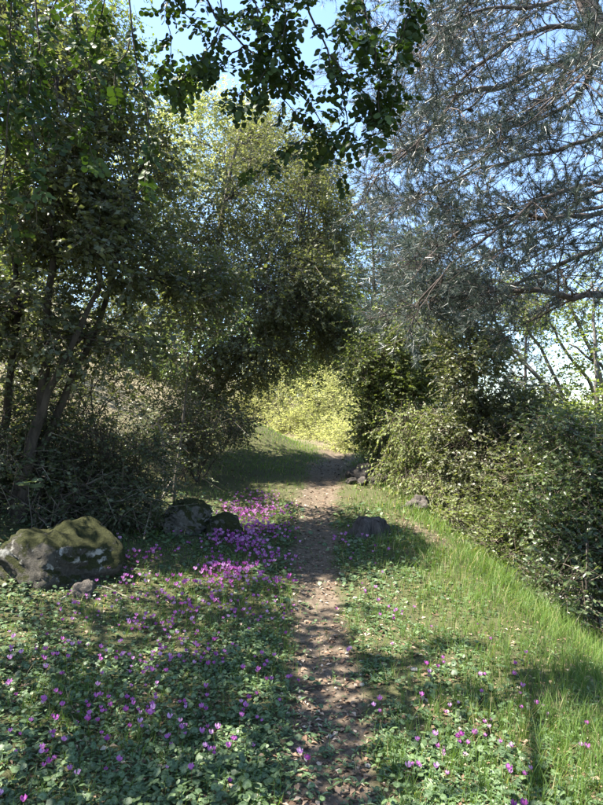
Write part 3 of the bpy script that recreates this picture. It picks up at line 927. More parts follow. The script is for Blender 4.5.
cleaf = [carob_leaf(s) for s in range(6)]
for me in cleaf:
    me.materials.append(M['carob'])
leaf_spots = []   # (parent part, pos, dir)
twigs_c = [
    # hanging strands: (pixel points with distance), radius
    ([(200, -60, 3.6), (205, 0, 3.5), (245, 45, 3.4), (290, 80, 3.3), (320, 120, 3.3), (342, 178, 3.3)], .009, 26),
    ([(235, -40, 3.4), (255, 0, 3.3), (262, 45, 3.25), (250, 85, 3.2), (225, 100, 3.2)], .006, 24),
    ([(245, 45, 3.4), (215, 65, 3.45), (190, 80, 3.5), (170, 92, 3.5)], .005, 20),
    ([(150, -40, 3.7), (180, 5, 3.6), (205, 40, 3.5), (200, 75, 3.5)], .005, 14),
    ([(300, -50, 3.2), (310, 10, 3.1), (330, 55, 3.05), (345, 110, 3.05), (352, 150, 3.05)], .008, 30),
    ([(350, -50, 3.1), (365, 10, 3.0), (375, 60, 2.95), (380, 105, 2.95), (372, 140, 2.95)], .008, 34),
    ([(400, -40, 3.1), (410, 5, 3.05), (400, 45, 3.0), (395, 85, 3.0), (390, 120, 3.0)], .007, 30),
    ([(440, -50, 3.2), (425, -5, 3.15), (410, 15, 3.1), (420, 30, 3.1)], .005, 14),
    ([(330, 55, 3.05), (350, 75, 3.0), (368, 100, 3.0), (372, 125, 3.0)], .005, 20),
    ([(310, 0, 3.1), (285, 25, 3.2), (290, 60, 3.3), (300, 70, 3.3)], .005, 14),
    ([(345, 120, 3.05), (330, 140, 3.1), (320, 165, 3.15)], .004, 10),
    ([(126, -40, 3.2), (132, 30, 3.2), (141, 85, 3.15), (150, 130, 3.1), (149, 165, 3.1), (140, 195, 3.1)], .006, 12),
    ([(290, -30, 3.6), (270, 5, 3.6), (240, 12, 3.6)], .005, 14),
    ([(370, -30, 3.4), (350, 10, 3.4), (340, 40, 3.4)], .005, 16),
    ([(390, 20, 3.2), (375, 40, 3.2), (360, 45, 3.2), (350, 60, 3.2)], .004, 16),
    ([(320, 120, 3.3), (290, 150, 3.4), (268, 165, 3.5), (255, 180, 3.5)], .003, 7),
    ([(215, -30, 3.3), (222, 20, 3.25), (205, 55, 3.2), (185, 75, 3.2), (178, 95, 3.2)], .005, 16),
    ([(265, -30, 3.2), (285, 15, 3.15), (278, 50, 3.1), (262, 80, 3.1), (258, 105, 3.1)], .005, 18),
    ([(245, 45, 3.4), (280, 95, 3.4), (300, 120, 3.4), (318, 150, 3.4)], .004, 12),
    ([(60, -40, 3.6), (50, 30, 3.7), (40, 80, 3.7), (55, 130, 3.7), (85, 150, 3.7)], .006, 22),
    ([(20, -40, 3.5), (10, 30, 3.6), (15, 80, 3.6), (5, 140, 3.6)], .006, 20),
    ([(80, -30, 3.3), (75, 20, 3.3), (90, 70, 3.3), (82, 120, 3.3), (95, 165, 3.3)], .005, 16),
    ([(30, -30, 3.2), (38, 40, 3.2), (28, 90, 3.2), (35, 150, 3.2), (30, 200, 3.2)], .006, 20),
    ([(5, -30, 3.1), (-5, 40, 3.1), (8, 110, 3.1), (2, 190, 3.1), (10, 240, 3.1)], .006, 18),
    ([(175, -30, 3.3), (165, 10, 3.3), (172, 45, 3.3), (160, 75, 3.3)], .004, 10),
    ([(130, 40, 3.2), (115, 75, 3.2), (120, 115, 3.2)], .004, 9),
    ([(110, -30, 3.8), (100, 20, 3.9), (90, 60, 3.9), (110, 110, 3.9)], .005, 14),
]
for pts, r, nl in twigs_c:
    P = smooth_line([at(*p) for p in pts], 16, .006, rs)
    a = Acc()
    tube(a, P, r, .002, 6)
    br = a.build('branch', M['barkd'], car, True)
    nl = int(nl * (.95 if pts[-1][0] > 325 else 1.5))
    for k in range(nl):
        f = .15 + .85 * (k + rs.rand() * .6) / nl
        i = min(int(f * 15), 14); q = P[i] + (P[i + 1] - P[i]) * (f * 15 - i if f < 1 else 1)
        td = norm(P[i + 1] - P[i])
        d = norm(td * .45 + rdir(1, rs)[0] * .9 + np.array((0, 0, -.35)))
        if d[2] > .5:
            d[2] *= -.3
        leaf_spots.append((br, q + rs.normal(0, .012, 3), norm(d)))
# thick limbs from the trunk to the strands
for e in (at(235, -120, 3.4), at(370, -120, 3.1), at(60, -120, 3.6)):
    a = Acc(); s = crown0 if e[0] > -.8 else tb + np.array((.5, .3, 3.2))
    tube(a, smooth_line([s, (s + e) / 2 + (0, 0, .35), e], 12, .02, rs), .06, .018, 8, lump=.04)
    a.build('limb', M['bark'], car, True)
order = rs.permutation(len(leaf_spots))
extra = Acc()
for n_, oi in enumerate(order):
    br, p, d = leaf_spots[oi]
    nn = norm(np.array((.35 * rs.randn(), .35 * rs.randn(), 1.)))
    S = norm(np.cross(d, nn)); nn = np.cross(S, d)
    s = .65 + .42 * rs.rand()
    from mathutils import Matrix
    mat = Matrix(((S[0] * s, d[0] * s, nn[0] * s, p[0]), (S[1] * s, d[1] * s, nn[1] * s, p[1]), (S[2] * s, d[2] * s, nn[2] * s, p[2]), (0, 0, 0, 1)))
    me = cleaf[rs.randint(6)]
    if n_ < 300:
        o = bpy.data.objects.new('leaf', me)
        COL.objects.link(o); o.parent = br; o.matrix_local = mat
    else:
        nv = len(me.vertices)
        co = np.empty(nv * 3); me.vertices.foreach_get('co', co); co = co.reshape(-1, 3)
        co = co @ (np.stack([S, d, nn]) * s) + p
        fs = {}
        for p_ in me.polygons:
            fs.setdefault(len(p_.vertices), []).append(list(p_.vertices))
        extra.add(co, list(fs.values()), rs.rand())
extra.build('leaves', M['carob'], car, kind='stuff')
# unseen upper canopy, lobes added to shade left foreground and hanging leaves
lf = Acc(); tw_ = Acc()
for c, r, n in [((-1.8, .8, 5.3), (1.2, 1.0, .6), 200), ((-.2, 1.8, 5.3), (1.0, .9, .4), 120), ((-1.0, 3.2, 5.2), (.9, .6, .35), 150), ((-3.1, 3.0, 4.9), (.95, 1.0, .6), 230), ((-4.2, 2.8, 4.8), (1.1, 1.2, .8), 280), ((-3.5, 4.4, 5.1), (1.0, 1.0, .6), 210), ((-3.4, .8, 4.4), (1.2, 1.3, 1.0), 220), ((-4.6, 4.4, 5.2), (1.0, 1.2, .8), 110)]:
    P = np.array(c) + rdir(n, rs) * rs.rand(n, 1) ** .4 * np.array(r)
    D = norm(rdir(n, rs) + (0, 0, -.3))
    P1 = P + D * .3
    prisms(tw_, P, P1, .003, .002, rs.rand(n))
    for k in range(12):
        t = (k + .5) / 12
        leaves(lf, P + (P1 - P) * t, rdir(n, rs) + D * .3, np.array((0, 0, 1.)) + rdir(n, rs) * .6, .055 + .02 * rs.rand(n), .055, rs.rand(n), 'rhomb', .1, .1)
    a = Acc(); tube(a, smooth_line([crown0 if c[0] > -3 else tb + np.array((.3, .2, 2.6)), np.array(c)], 8, .02, rs), .05, .015, 7); a.build('limb', M['bark'], car, True)
tw_.build('twigs', M['barkd'], car, kind='stuff')
lf.build('crown', M['carob'], car, kind='stuff')  # foliage out of view, added as a shade caster
settle(car, tuple(tb))

# ------------------------------------------------------------------ rocks, stump, dead wood
def rock_mesh(name, r, seed, rough=.35, sub=4, flat=.25, cmin=.58):
    import bmesh
    bm = bmesh.new()
    bmesh.ops.create_icosphere(bm, subdivisions=sub, radius=1.0)
    V = np.array([v.co[:] for v in bm.verts])
    rq = np.random.RandomState(seed)
    D = norm(V)
    rad = np.ones(len(V))
    for k in range(16):       # chisel planes
        d = rdir(1, rq)[0]; c = cmin + .34 * rq.rand()
        pr = D @ d
        lim = np.where(pr > 1e-3, c / np.maximum(pr, 1e-3), 9)
        rad = np.minimum(rad, lim * .12 + np.minimum(rad, lim) * .88)
    ns = fbm(D[:, 0] * 2.2 + 5 + D[:, 2] * 1.3, D[:, 1] * 2.2 + 9 - D[:, 2] * 1.7, seed, 5) - .5
    n2 = fbm(D[:, 0] * 6 + 5 + D[:, 2] * 5, D[:, 1] * 6 + 9 - D[:, 2] * 6, seed + 3, 5)
    n2 = .35 - np.abs(n2 - .5) * 2.4 + .25 * (fbm(D[:, 0] * 19 + D[:, 2] * 13, D[:, 1] * 19 - D[:, 2] * 15, seed + 8, 3) - .5)
    rad = rad * (1 + rough * ns + rough * .3 * n2)
    V = D * rad[:, None] * np.array(r)
    V[:, 2] = np.maximum(V[:, 2], -r[2] * flat * 2)
    for v, c in zip(bm.verts, V):
        v.co = c
    me = bpy.data.meshes.new(name)
    bm.to_mesh(me); bm.free()
    me.polygons.foreach_set('use_smooth', np.ones(len(me.polygons), bool))
    return me


def rock(name, label, cat, x, y, r, seed, mat, sink=.1, rz=0, rough=.35, sub=4, group=None):
    o = obj(name, rock_mesh(name, r, seed, rough, sub, .25, .74 if name == 'mossy_boulder' else .58), mat)
    o.location = (x, y, float(ground(x, y)) + r[2] * (1 - sink) - r[2] * .4); o.rotation_euler.z = rz
    return tag(o, label, cat, group)


rock('mossy_boulder', 'large rounded boulder with olive moss and pale lichen on the left', 'boulder', -2.2, 5.25, (.56, .48, .37), 41, M['rock'], .50, .3, .55, 5)
rock('mossy_rock', 'smaller moss-topped rock between the boulder and the flower drift', 'rock', -1.35, 7.1, (.34, .30, .27), 5, M['rock2'], .2, .8, .7, 5)
rock('mossy_rock', 'low dark mossy rock at the left end of the flower drift', 'rock', -.93, 7.0, (.26, .25, .19), 6, M['rock2'], .3, .2, .7, 5)
rock('flat_stone', 'grey angular stone lying at the foot of the boulder', 'stone', -1.78, 4.78, (.10, .08, .09), 8, M['stone'], .5, .5, .8, 4)
for i, (x, y, r, lab) in enumerate([(1.2, 10.9, (.24, .2, .26), 'tallest dark jagged rock at the bend right of the path'), (.98, 11.1, (.17, .15, .16), 'dark rock left of the tallest one at the bend'),
                                (.92, 10.6, (.12, .12, .09), 'low dark stone at the path edge by the bend'), (1.4, 10.5, (.18, .16, .15), 'dark rock right of the tallest one, under the ivy'), (1.1, 10.5, (.12, .1, .1), 'small dark stone in front of the jagged rock at the bend')]):
    rock('dark_rock', lab, 'rock', x, y, r, 112 + i, M['stone'], .1, i * 1.3, .9, 4, 'dark rocks at the bend')
rock('dark_rock', 'grey rock beside the hanging creeper on the grassy edge', 'rock', 1.75, 8.7, (.22, .26, .17), 15, M['stone'], .4, 2, .9)
PEB = ['beside the path at the lower left', 'just above the one at the lower left of the path', 'in the grass near the bottom edge, left of the path', 'on the right edge of the path opposite the boulder', 'at the right edge of the path halfway down the foreground', 'in the middle of the path near the foreground weeds', 'at the left edge of the path halfway down', 'at the right edge of the path below the stump', 'at the bottom of the path in the foreground', 'in a bare patch of the grass right of the path', 'at the left edge of the path level with the boulder', 'on the path just below the stump', 'at the lower right edge of the path', 'at the bottom edge left of the path', 'in the middle of the path halfway down', 'on the path above the foreground weeds']
for i, (u, v, s) in enumerate([(272, 772, .022), (281, 763, .016), (235, 792, .028), (355, 600, .026), (362, 688, .02), (330, 740, .018), (300, 700, .015), (347, 655, .018), (310, 790, .02), (415, 672, .03), (296, 610, .022), (340, 575, .02), (368, 770, .02), (258, 800, .02), (322, 668, .014), (336, 690, .016)]):
    # place on the ground along the view direction
    y = 2.0
    for k in range(400):
        p = at(u, v, y)
        if p[2] < ground(p[0], p[1]):
            break
        y += .03
    labs = ['whitish pebble', 'pale flat pebble', 'small cream stone', 'light grey pebble']
    wh = PEB[i]
    o = rock('pebble', f'{labs[i % 4]} lying {wh}', 'pebble', p[0], p[1], (s, s * .8, s * .6), 20 + i, M['pale'], .1, i, .3, 2, 'pebbles scattered on the path')

# stump right of the path
rs = np.random.RandomState(7)
st = thing('tree_stump', 'weathered grey tree stump at the right edge of the path', 'stump')
sp = gz(.85, 7.15, -.05)
a = Acc()
nr, ns_ = 9, 26
ang = np.linspace(0, 2 * np.pi, ns_, endpoint=False)
flut = 1 + .18 * np.sin(ang * 5 + .6) + .10 * np.sin(ang * 9) + .05 * rs.randn(ns_)
top = .25 + .015 * np.sin(ang * 2 + 1) + .012 * rs.randn(ns_)
V = []
for i in range(nr):
    t = i / (nr - 1)
    rr = (.19 * (1 + .5 * (1 - t) ** 3)) * flut ** (1 + .6 * (1 - t)) * (1 - .12 * t - .22 * t ** 5)
    V.append(np.stack([rr * np.cos(ang), rr * np.sin(ang), top * t], -1) + rs.normal(0, .006, (ns_, 3)))
V = np.concatenate(V) + sp
ix = np.arange(nr * ns_).reshape(nr, ns_)
F = np.stack([ix[:-1], np.roll(ix[:-1], -1, 1), np.roll(ix[1:], -1, 1), ix[1:]], -1).reshape(-1, 4)
a.add(V, [F]); a.build('trunk_base', M['stump'], st, True)
a = Acc()
V = [sp + np.array((0, 0, .26))]
for rr_ in (.45, .75, 1.0):
    for k in range(ns_):
        e = ix[-1][k]
        r_ = .19 * flut[k] * .66 * rr_
        V.append(sp + np.array((r_ * math.cos(ang[k]), r_ * math.sin(ang[k]), (.26 + rs.randn() * .015) * (1 - rr_ ** 3) + top[k] * rr_ ** 3 - .003)))
F3 = [[0, 1 + k, 1 + (k + 1) % ns_] for k in range(ns_)]
F4 = [[1 + j * ns_ + k, 1 + (j + 1) * ns_ + k, 1 + (j + 1) * ns_ + (k + 1) % ns_, 1 + j * ns_ + (k + 1) % ns_] for j in range(2) for k in range(ns_)]
a.add(V, [F3, F4]); a.build('broken_top', M['stump'], st)
settle(st, tuple(sp))

# pale broken snag and loose sticks
sn = thing('broken_snag', 'pale broken dead branch with splintered end beside the low shrubs', 'dead branch')
b0 = gz(-2.15, 9.2)
for pts, r in (([b0, at(163, 440, 9.2), at(158, 424, 9.1), at(166, 415, 9.0)], .035), ([at(158, 424, 9.1), at(150, 428, 9), at(143, 440, 8.9)], .014), ([at(160, 432, 9.1), at(175, 436, 8.9), at(183, 446, 8.8)], .012)):
    a = Acc(); tube(a, smooth_line(pts, 9, .012, rs), r, r * .45, 7, lump=.1); a.build('limb', M['dead'], sn, True)
settle(sn, tuple(b0))
for pts, r, lab in [
        ([(60, 600, 0), (95, 585, 0), (130, 598, 0)], .012, 'thin dead stick lying at the foot of the boulder'),
        ([(300, 690, 0), (330, 684, 0), (352, 690, 0)], .006, 'small twig lying across the path'),
        ([(160, 500, .15), (172, 478, .3), (178, 455, .5)], .012, 'upright dead stick by the moss-topped rock')]:
    P = []
    for (u, v, dz) in pts:
        y = 2.0
        for k in range(600):
            p = at(u, v, y)
            if p[2] < ground(p[0], p[1]) + dz + .015:
                break
            y += .03
        P.append(p)
    a = Acc(); tube(a, smooth_line(P, 8, r * .4, rs), r, r * .4, 6, lump=.08)
    tag(a.build('fallen_stick', M['dead'] if r > .01 else M['barkd'], None, True), lab, 'stick')

# ------------------------------------------------------------------ ground cover
def scatter(n, ymin, ymax, xmin, xmax, rs, pw=1.0):
    """positions denser near the viewpoint, fanning out with distance"""
    u = rs.rand(n)
    y = (ymin ** (1 - pw) + u * (ymax ** (1 - pw) - ymin ** (1 - pw))) ** (1 / (1 - pw)) if pw != 1 else ymin * (ymax / ymin) ** u
    x = xmin + (xmax - xmin) * rs.rand(n)
    return x, y


def fan(n, ymin, ymax, rs, k=.62, pw=1.0, xlo=-99, xhi=99):
    out = np.zeros((0, 2))
    while len(out) < n:
        y = ymin * (ymax / ymin) ** rs.rand(2 * n) if pw == 1 else (ymin ** (1 - pw) + rs.rand(2 * n) * (ymax ** (1 - pw) - ymin ** (1 - pw))) ** (1 / (1 - pw))
        x = (rs.rand(2 * n) * 2 - 1) * (k * y + .4)
        ok = (x > xlo) & (x < xhi)
        out = np.vstack([out, np.stack([x, y], -1)[ok]])
    return out[:n, 0], out[:n, 1]


def keep(p, rs):
    return rs.rand(len(p)) < p


def grass_density(x, y):
    w = path_w(x, y)
    right = np.clip((x - path_x(y) - .35) / .5, 0, 1)
    n1 = fbm(x * 1.6, y * 1.6, 21); n2 = fbm(x * 5, y * 5, 22)
    d = np.where(right > 0, .32 + .85 * right * np.clip((n1 - .28) * 4, .5, 1), np.clip((n1 - .38) * 4, .22, .9))
    d = d * np.clip(.4 + 1.6 * (n2 - .2), .1, 1.2)
    # under the left-hand trees almost none
    d = d * np.clip((x + 2.6 + .0 * y) / 1.2, .06, 1)
    d = d * (1 - .96 * np.clip(w * 1.4, 0, 1))
    return np.clip(d, 0, 1)


def grass(name, label_kind, n, ymin, ymax, hgt, wid, seed, dens, k=.62, seg=3, lean=.5):
    rs = np.random.RandomState(seed)
    x, y = fan(n, ymin, ymax, rs, k)
    m = keep(dens(x, y), rs)
    x, y = x[m], y[m]
    n = len(x)
    tf = .075
    jx = (np.floor(x / tf) + hash2(np.floor(x / tf) + 991, np.floor(y / tf) + 557, 5)) * tf; jy = (np.floor(y / tf) + hash2(np.floor(x / tf) + 991, np.floor(y / tf) + 557, 8)) * tf
    pull = (.25 + .5 * rs.rand(n))
    x = x + (jx - x) * pull + rs.normal(0, .006, n); y = y + (jy - y) * pull + rs.normal(0, .006, n)
    z = ground(x, y) - .01
    hn = fbm(x * 2.2, y * 2.2, 31)
    H = hgt * (.35 + .9 * rs.rand(n)) * (.55 + .9 * hn)
    H = H * np.clip(.6 + .5 * (x - path_x(y)) / 1.2, .65, 1.15)
    az = rs.rand(n) * 6.283
    ld = np.stack([np.cos(az), np.sin(az), 0 * az], -1)
    ld[:, 0] += .15; ld[:, 1] -= .1
    S = np.stack([-np.sin(az), np.cos(az), 0 * az], -1)
    tw = rs.rand(n) * .8
    S = norm(S * np.cos(tw)[:, None] + ld * np.sin(tw)[:, None])
    bend = lean * (.3 + 1.1 * rs.rand(n))
    Wd = wid * (.6 + .8 * rs.rand(n)) * np.clip(y / 4.5, .8, 2.4)
    V = []
    B = np.stack([x, y, z], -1)
    for i in range(seg):
        t = i / seg
        c = B + ld * (bend * H * t * t)[:, None] + np.array((0, 0, 1.)) * (H * (t - .28 * bend * t * t))[:, None]
        ww = (Wd * (1 - .55 * t))[:, None] * .5
        V += [c - S * ww, c + S * ww]
    c = B + ld * (bend * H)[:, None] + np.array((0, 0, 1.)) * (H * (1 - .28 * bend))[:, None]
    V.append(c)
    kk = 2 * seg + 1
    V = np.stack(V, 1)
    base = (np.arange(n) * kk)[:, None]
    F4 = np.concatenate([base + np.array([[2 * i, 2 * i + 1, 2 * i + 3, 2 * i + 2]]) for i in range(seg - 1)])
    F3 = base + np.array([[2 * seg - 2, 2 * seg - 1, 2 * seg]])
    a = Acc()
    rn = np.clip(.15 + .5 * rs.rand(n) + .35 * (fbm(x * 1.2, y * 1.2, 33) - .4), 0, .9)
    dry = rs.rand(n) < .07
    rn[dry] = .93 + .07 * rs.rand(dry.sum())
    a.add(V.reshape(-1, 3), [F4, F3], np.repeat(rn, kk))
    o = a.build(name, M['grass'], kind='stuff')
    return o


o = grass('grass', 0, 152000, 1.7, 13, .14, .0036, 201, grass_density, .62, 2)
o['label'] = 'short green grass covering both sides of the path'; o['category'] = 'grass'


def tall_d(x, y):
    e = np.exp(-((x - 1.85 - .5 * (fbm(y * .9, x * 0 + 2, 47) - .5)) / .5) ** 2)
    return np.clip(e * np.clip((fbm(x * 2, y * 2, 41) - .28) * 3, .15, 1) * np.clip((10 - y) / 2, 0, 1), 0, 1)


o = grass('long_grass', 0, 120000, 1.7, 10, .17, .0030, 202, tall_d, .62, 3, .8)
o['label'] = 'longer fine grass along the sloping right edge of the path'; o['category'] = 'grass'


def bank_d(x, y):
    return np.clip((np.exp(-((x + 1.1) / 1.4) ** 2 - ((y - 15.0) / 2.4) ** 2) * 1.6 + .8 * (y > 13)) * (fbm(x * 3, y * 3, 44) + .2) * (1 - path_w(x, y)), 0, 1)


rsb = np.random.RandomState(205)
o = grass('bank_grass', 0, 80000, 9.5, 20, .10, .0035, 205, bank_d, .25, 2, .6)
o['label'] = 'short grass on the little bank left of the bend'; o['category'] = 'grass'


# cyclamen leaf: heart shaped fan, centre vertex aux=0, rim aux=1
def heart(n_rim=9):
    V = [(0, 0, 0)]
    for k in range(n_rim):
        t = -math.pi + 2 * math.pi * (k + .0) / n_rim
        r = .5 * (1 + .18 * math.cos(t)) * (1 - .45 * math.exp(-((abs(t) - math.pi) / .35) ** 2))
        V.append((r * math.sin(t), r * math.cos(t) + .12, .05 * (math.cos(2 * t)) - .05))
    F = [[0, 1 + k, 1 + (k + 1) % n_rim] for k in range(n_rim)]
    return np.array(V), np.array(F)


HV, HF = heart(9)
HV6, HF6 = heart(7)


def put_hearts(acc, P, az, tiltx, tilty, S, rnd, V0, F0):
    n = len(P)
    c, s = np.cos(az), np.sin(az)
    X = np.stack([c, s, tiltx], -1); Y = np.stack([-s, c, tilty], -1)
    X = norm(X); Z = norm(np.cross(X, Y)); Y = np.cross(Z, X)
    V = P[:, None] + S[:, None, None] * (V0[None, :, 0:1] * X[:, None] + V0[None, :, 1:2] * Y[:, None] + V0[None, :, 2:3] * Z[:, None])
    k = len(V0)
    F = np.concatenate([(np.arange(n) * k)[:, None] + f[None] for f in F0])
    aux = np.tile(np.concatenate([[0.0], np.ones(k - 1)]), n)
    acc.add(V.reshape(-1, 3), [F], np.repeat(rnd, k), aux)


def cyc_density(x, y):
    w = path_w(x, y)
    left = np.clip((path_x(y) - x) / .3, 0, 1)
    n1 = fbm(x * 1.4, y * 1.4, 61); n2 = fbm(x * 4, y * 4, 62)
    d = np.where(left > 0, .55 + .75 * np.clip((n1 - .35) * 4, 0, 1), np.clip((n1 - .32) * 5, .1, .9) * np.clip((1.6 - x) / .6, 0, 1))
    d = d * np.clip(.25 + 1.8 * (n2 - .2), .1, 1.2)
    d = d * np.clip((x + 4.2) / 1.4, 0, 1) * np.clip((9.5 - y) / 1.5, 0, 1)
    d = d * (1 - .82 * np.clip(w * 1.3, 0, 1))
    return np.clip(d, 0, 1)


rs = np.random.RandomState(301)
x, y = fan(62000, 1.75, 10.5, rs, .6)
m = keep(cyc_density(x, y), rs); x, y = x[m], y[m]
n = len(x)
a = Acc()
P = np.stack([x, y, ground(x, y) + .010 + .05 * rs.rand(n) ** 1.3], -1)
S = (.011 + .032 * rs.rand(n) ** 1.8) * np.clip(y / 4.5, 1, 1.9) * (.7 + .6 * fbm(x * 2.5, y * 2.5, 64))
put_hearts(a, P, rs.rand(n) * 6.283, rs.normal(0, .35, n), rs.normal(0, .35, n), S, rs.rand(n), HV6, HF6)
o = a.build('cyclamen_carpet', M['cyc_leaf'], kind='stuff')
o['label'] = 'low carpet of dark heart-shaped marbled leaves beside the path'; o['category'] = 'ground cover'

# small bluish weeds on the trodden soil (strap leaves) and clover tufts
x, y = fan(32000, 1.75, 9, rs, .6)
d = np.clip(.30 + .8 * np.exp(-((np.abs(x - path_x(y)) - .48) / .22) ** 2), 0, 1) * (1 - np.clip(1.25 * path_w(x, y), 0, 1) * np.clip((y - 2.2) / 1.2, .25, .95)) * np.clip((fbm(x * 3, y * 3, 71) - .38) * 5, 0, 1)
m = keep(d, rs); x, y = x[m], y[m]; n = len(x)
az = rs.rand(n) * 6.283
a = Acc()
for q in range(3):
    az = az + 2.1 + rs.normal(0, .3, n)
    leaves(a, np.stack([x, y, ground(x, y) + .006], -1), np.stack([np.cos(az), np.sin(az), .35 + .3 * rs.rand(n)], -1), np.array((0, 0, 1.)) + rdir(n, rs) * .2,
           .02 + .045 * rs.rand(n) ** 1.6, .008 + .008 * rs.rand(n), rs.rand(n), 'rhomb', .1, .25)
weed = foliage('weed_leaf', [(0, (.06, .11, .05)), (.6, (.11, .18, .085)), (1, (.18, .25, .13))], .3, .45, .4)
o = a.build('path_weeds', weed, kind='stuff')
o['label'] = 'small pale green weeds creeping onto the path'; o['category'] = 'weeds'

# fallen leaves, chips and grit
x, y = fan(46000, 1.75, 14, rs, .6)
w = path_w(x, y)
d = np.clip(.45 + .7 * w, 0, 1) * np.clip(.2 + 1.6 * (fbm(x * 2.5, y * 2.5, 75) - .2), .1, 1) * np.where(x < path_x(y) - .8, .8 + .0 * x, 1)
m = keep(d, rs); x, y = x[m], y[m]; n = len(x)
az = rs.rand(n) * 6.283
a = Acc()
ls = (.016 + .030 * rs.rand(n)) * np.clip(y / 6, 1, 1.6)
leaves(a, np.stack([x, y, ground(x, y) + .004 + .01 * rs.rand(n)], -1), np.stack([np.cos(az), np.sin(az), rs.normal(0, .18, n)], -1), np.array((0, 0, 1.)) + rdir(n, rs) * .35,
       ls, ls * (.35 + .35 * rs.rand(n)), rs.rand(n), 'rhomb', .15, .2)
o = a.build('leaf_litter', M['litter'], kind='stuff')
o['label'] = 'brown fallen leaves and bark bits over the path and verges'; o['category'] = 'leaf litter'

# ---- cyclamen plants with flowers
TINT = [.05, .15, .42, .5, .55, .6, .85, .97]
TNAME = ['deep magenta'] * 2 + ['purple-pink'] * 4 + ['pale pink'] * 2


def flower_meshes(seed):
    rq = np.random.RandomState(seed)
    tint = TINT[seed]
    H = .085 + .05 * rq.rand()
    lean = rq.normal(0, .02, 2)
    st = smooth_line([(0, 0, 0), (lean[0] * .3, lean[1] * .3, H * .6), (lean[0], lean[1], H)], 6)
    hook = np.array([(lean[0] + .006, lean[1], H + .006), (lean[0] + .012, lean[1], H + .002)])
    a = Acc(); tube(a, np.vstack([st, hook]), .0016, .0012, 4, rnd=rq.rand())
    sm = a.mesh('flower_stem'); sm.materials.append(M['stem'])
    p = Acc()
    c = hook[-1]
    for k in range(5):
        an = k * 1.2566 + rq.rand() * .4
        d = np.array((math.cos(an), math.sin(an), 0)); s = np.array((-math.sin(an), math.cos(an), 0)); z = np.array((0, 0, 1.))
        Lp = .030 * (.85 + .3 * rq.rand()); Wp = .015
        tw = .5
        q = lambda t, sd: c + d * (.006 + .012 * math.sin(t * 2.2)) + z * (-.006 + Lp * t) + (s * math.cos(tw * t) + d * math.sin(tw * t)) * (sd * Wp * .5 * (1.15 * math.sin(math.pi * (.18 + .75 * t)) + .05))
        V = []
        for t in (0, .35, .7):
            V += [q(t, -1), q(t, 1)]
        V.append(q(1.02, 0))
        p.add(V, [[[0, 1, 3, 2], [2, 3, 5, 4]], [[4, 5, 6]]], np.clip(tint + rq.normal(0, .07), 0, 1))
    # mouth ring
    p.add([c + np.array((.006 * math.cos(k * 1.047), .006 * math.sin(k * 1.047), -.006)) for k in range(6)] + [c + np.array((0, 0, -.001))], [[[k, (k + 1) % 6, 6] for k in range(6)]], 0.0)
    pm_ = p.mesh('flower'); pm_.materials.append(M['petal'])
    return sm, pm_


FM = [flower_meshes(s) for s in range(8)]
LM = []
for s in range(4):
    rq = np.random.RandomState(900 + s)
    a = Acc()
    put_hearts(a, np.zeros((1, 3)), np.array([0.]), rq.normal(0, .15, 1), rq.normal(0, .15, 1), np.array([1.]), rq.rand(1), HV, HF)
    me = a.mesh('leaf'); me.materials.append(M['cyc_leaf']); LM.append(me)


def to_ground(u, v):
    y = 1.6
    for k in range(900):
        p = at(u, v, y)
        if p[2] < ground(p[0], p[1]) + .08:
            break
        y += .025
    return p


# flower positions: the drift left of the path, the open carpet, and the right-hand verge
FL = []
rs = np.random.RandomState(401)
near_px = [(168, 730), (180, 732), (150, 716), (146, 702), (138, 700), (155, 697), (100, 700), (92, 712), (45, 745), (20, 740), (4, 660), (18, 683), (102, 647), (115, 652), (128, 638), (60, 668), (40, 667), (190, 715),
           (205, 742), (214, 741), (210, 728), (218, 718), (232, 733), (254, 738), (248, 706), (225, 777), (285, 692), (256, 711), (185, 697), (160, 700), (48, 756), (110, 758), (78, 760), (96, 668), (75, 652), (178, 805), (135, 668), (203, 690),
           (436, 660), (440, 655), (471, 724), (475, 728), (463, 735), (468, 742), (413, 758), (447, 768), (492, 732), (526, 762), (440, 738), (378, 702), (415, 690), (400, 608), (396, 610), (390, 606), (405, 607), (362, 578), (368, 587), (375, 596), (378, 610), (437, 652), (455, 726), (520, 770), (484, 803), (512, 800), (300, 672), (305, 753), (350, 645), (430, 668), (418, 760), (440, 742), (492, 716)]
for (u, v) in near_px:
    p = to_ground(u + rs.normal(0, 2), v + 3)
    for q in range(1 + (rs.rand() < .6) + (rs.rand() < .25)):
        FL.append((p[0] + rs.normal(0, .02), p[1] + rs.normal(0, .02), 'near'))
x, y = fan(44000, 2.0, 10.2, rs, .6)
drift = np.exp(-((x + .62 + .03 * (y - 7)) / .40) ** 2 - (np.where(y < 7.9, (y - 7.9) / 2.0, (y - 7.9) / 1.4)) ** 2) * 1.3
mid = .75 * np.exp(-((x + 1.0) / .8) ** 2 - ((y - 5.2) / 1.4) ** 2)
fore = .010 * np.clip((path_x(y) - .2 - x) / .3, 0, 1) * np.clip((4.8 - y), 0, 1)
rgt = .30 * np.exp(-((x - .62) / .22) ** 2 - ((y - 6.6) / .8) ** 2) + .025 * np.clip((x - .5) / .3, 0, 1) * np.clip((1.6 - x) / .3, 0, 1) * np.clip(5 - y, 0, 1)
clus = np.clip((fbm(x * 3.5, y * 3.5, 81) - .40) * 6, 0, 1.3)
d = (drift * np.clip(clus + .25, 0, 1) + (mid + fore + rgt) * clus) * .42
d = d * np.where(drift > .25, 2.6, 1.0)
m = keep(np.clip(d, 0, 1), rs)
for xx, yy, dr in zip(x[m], y[m], drift[m]):
    FL.append((xx, yy, 'drift' if dr > .4 else 'side'))
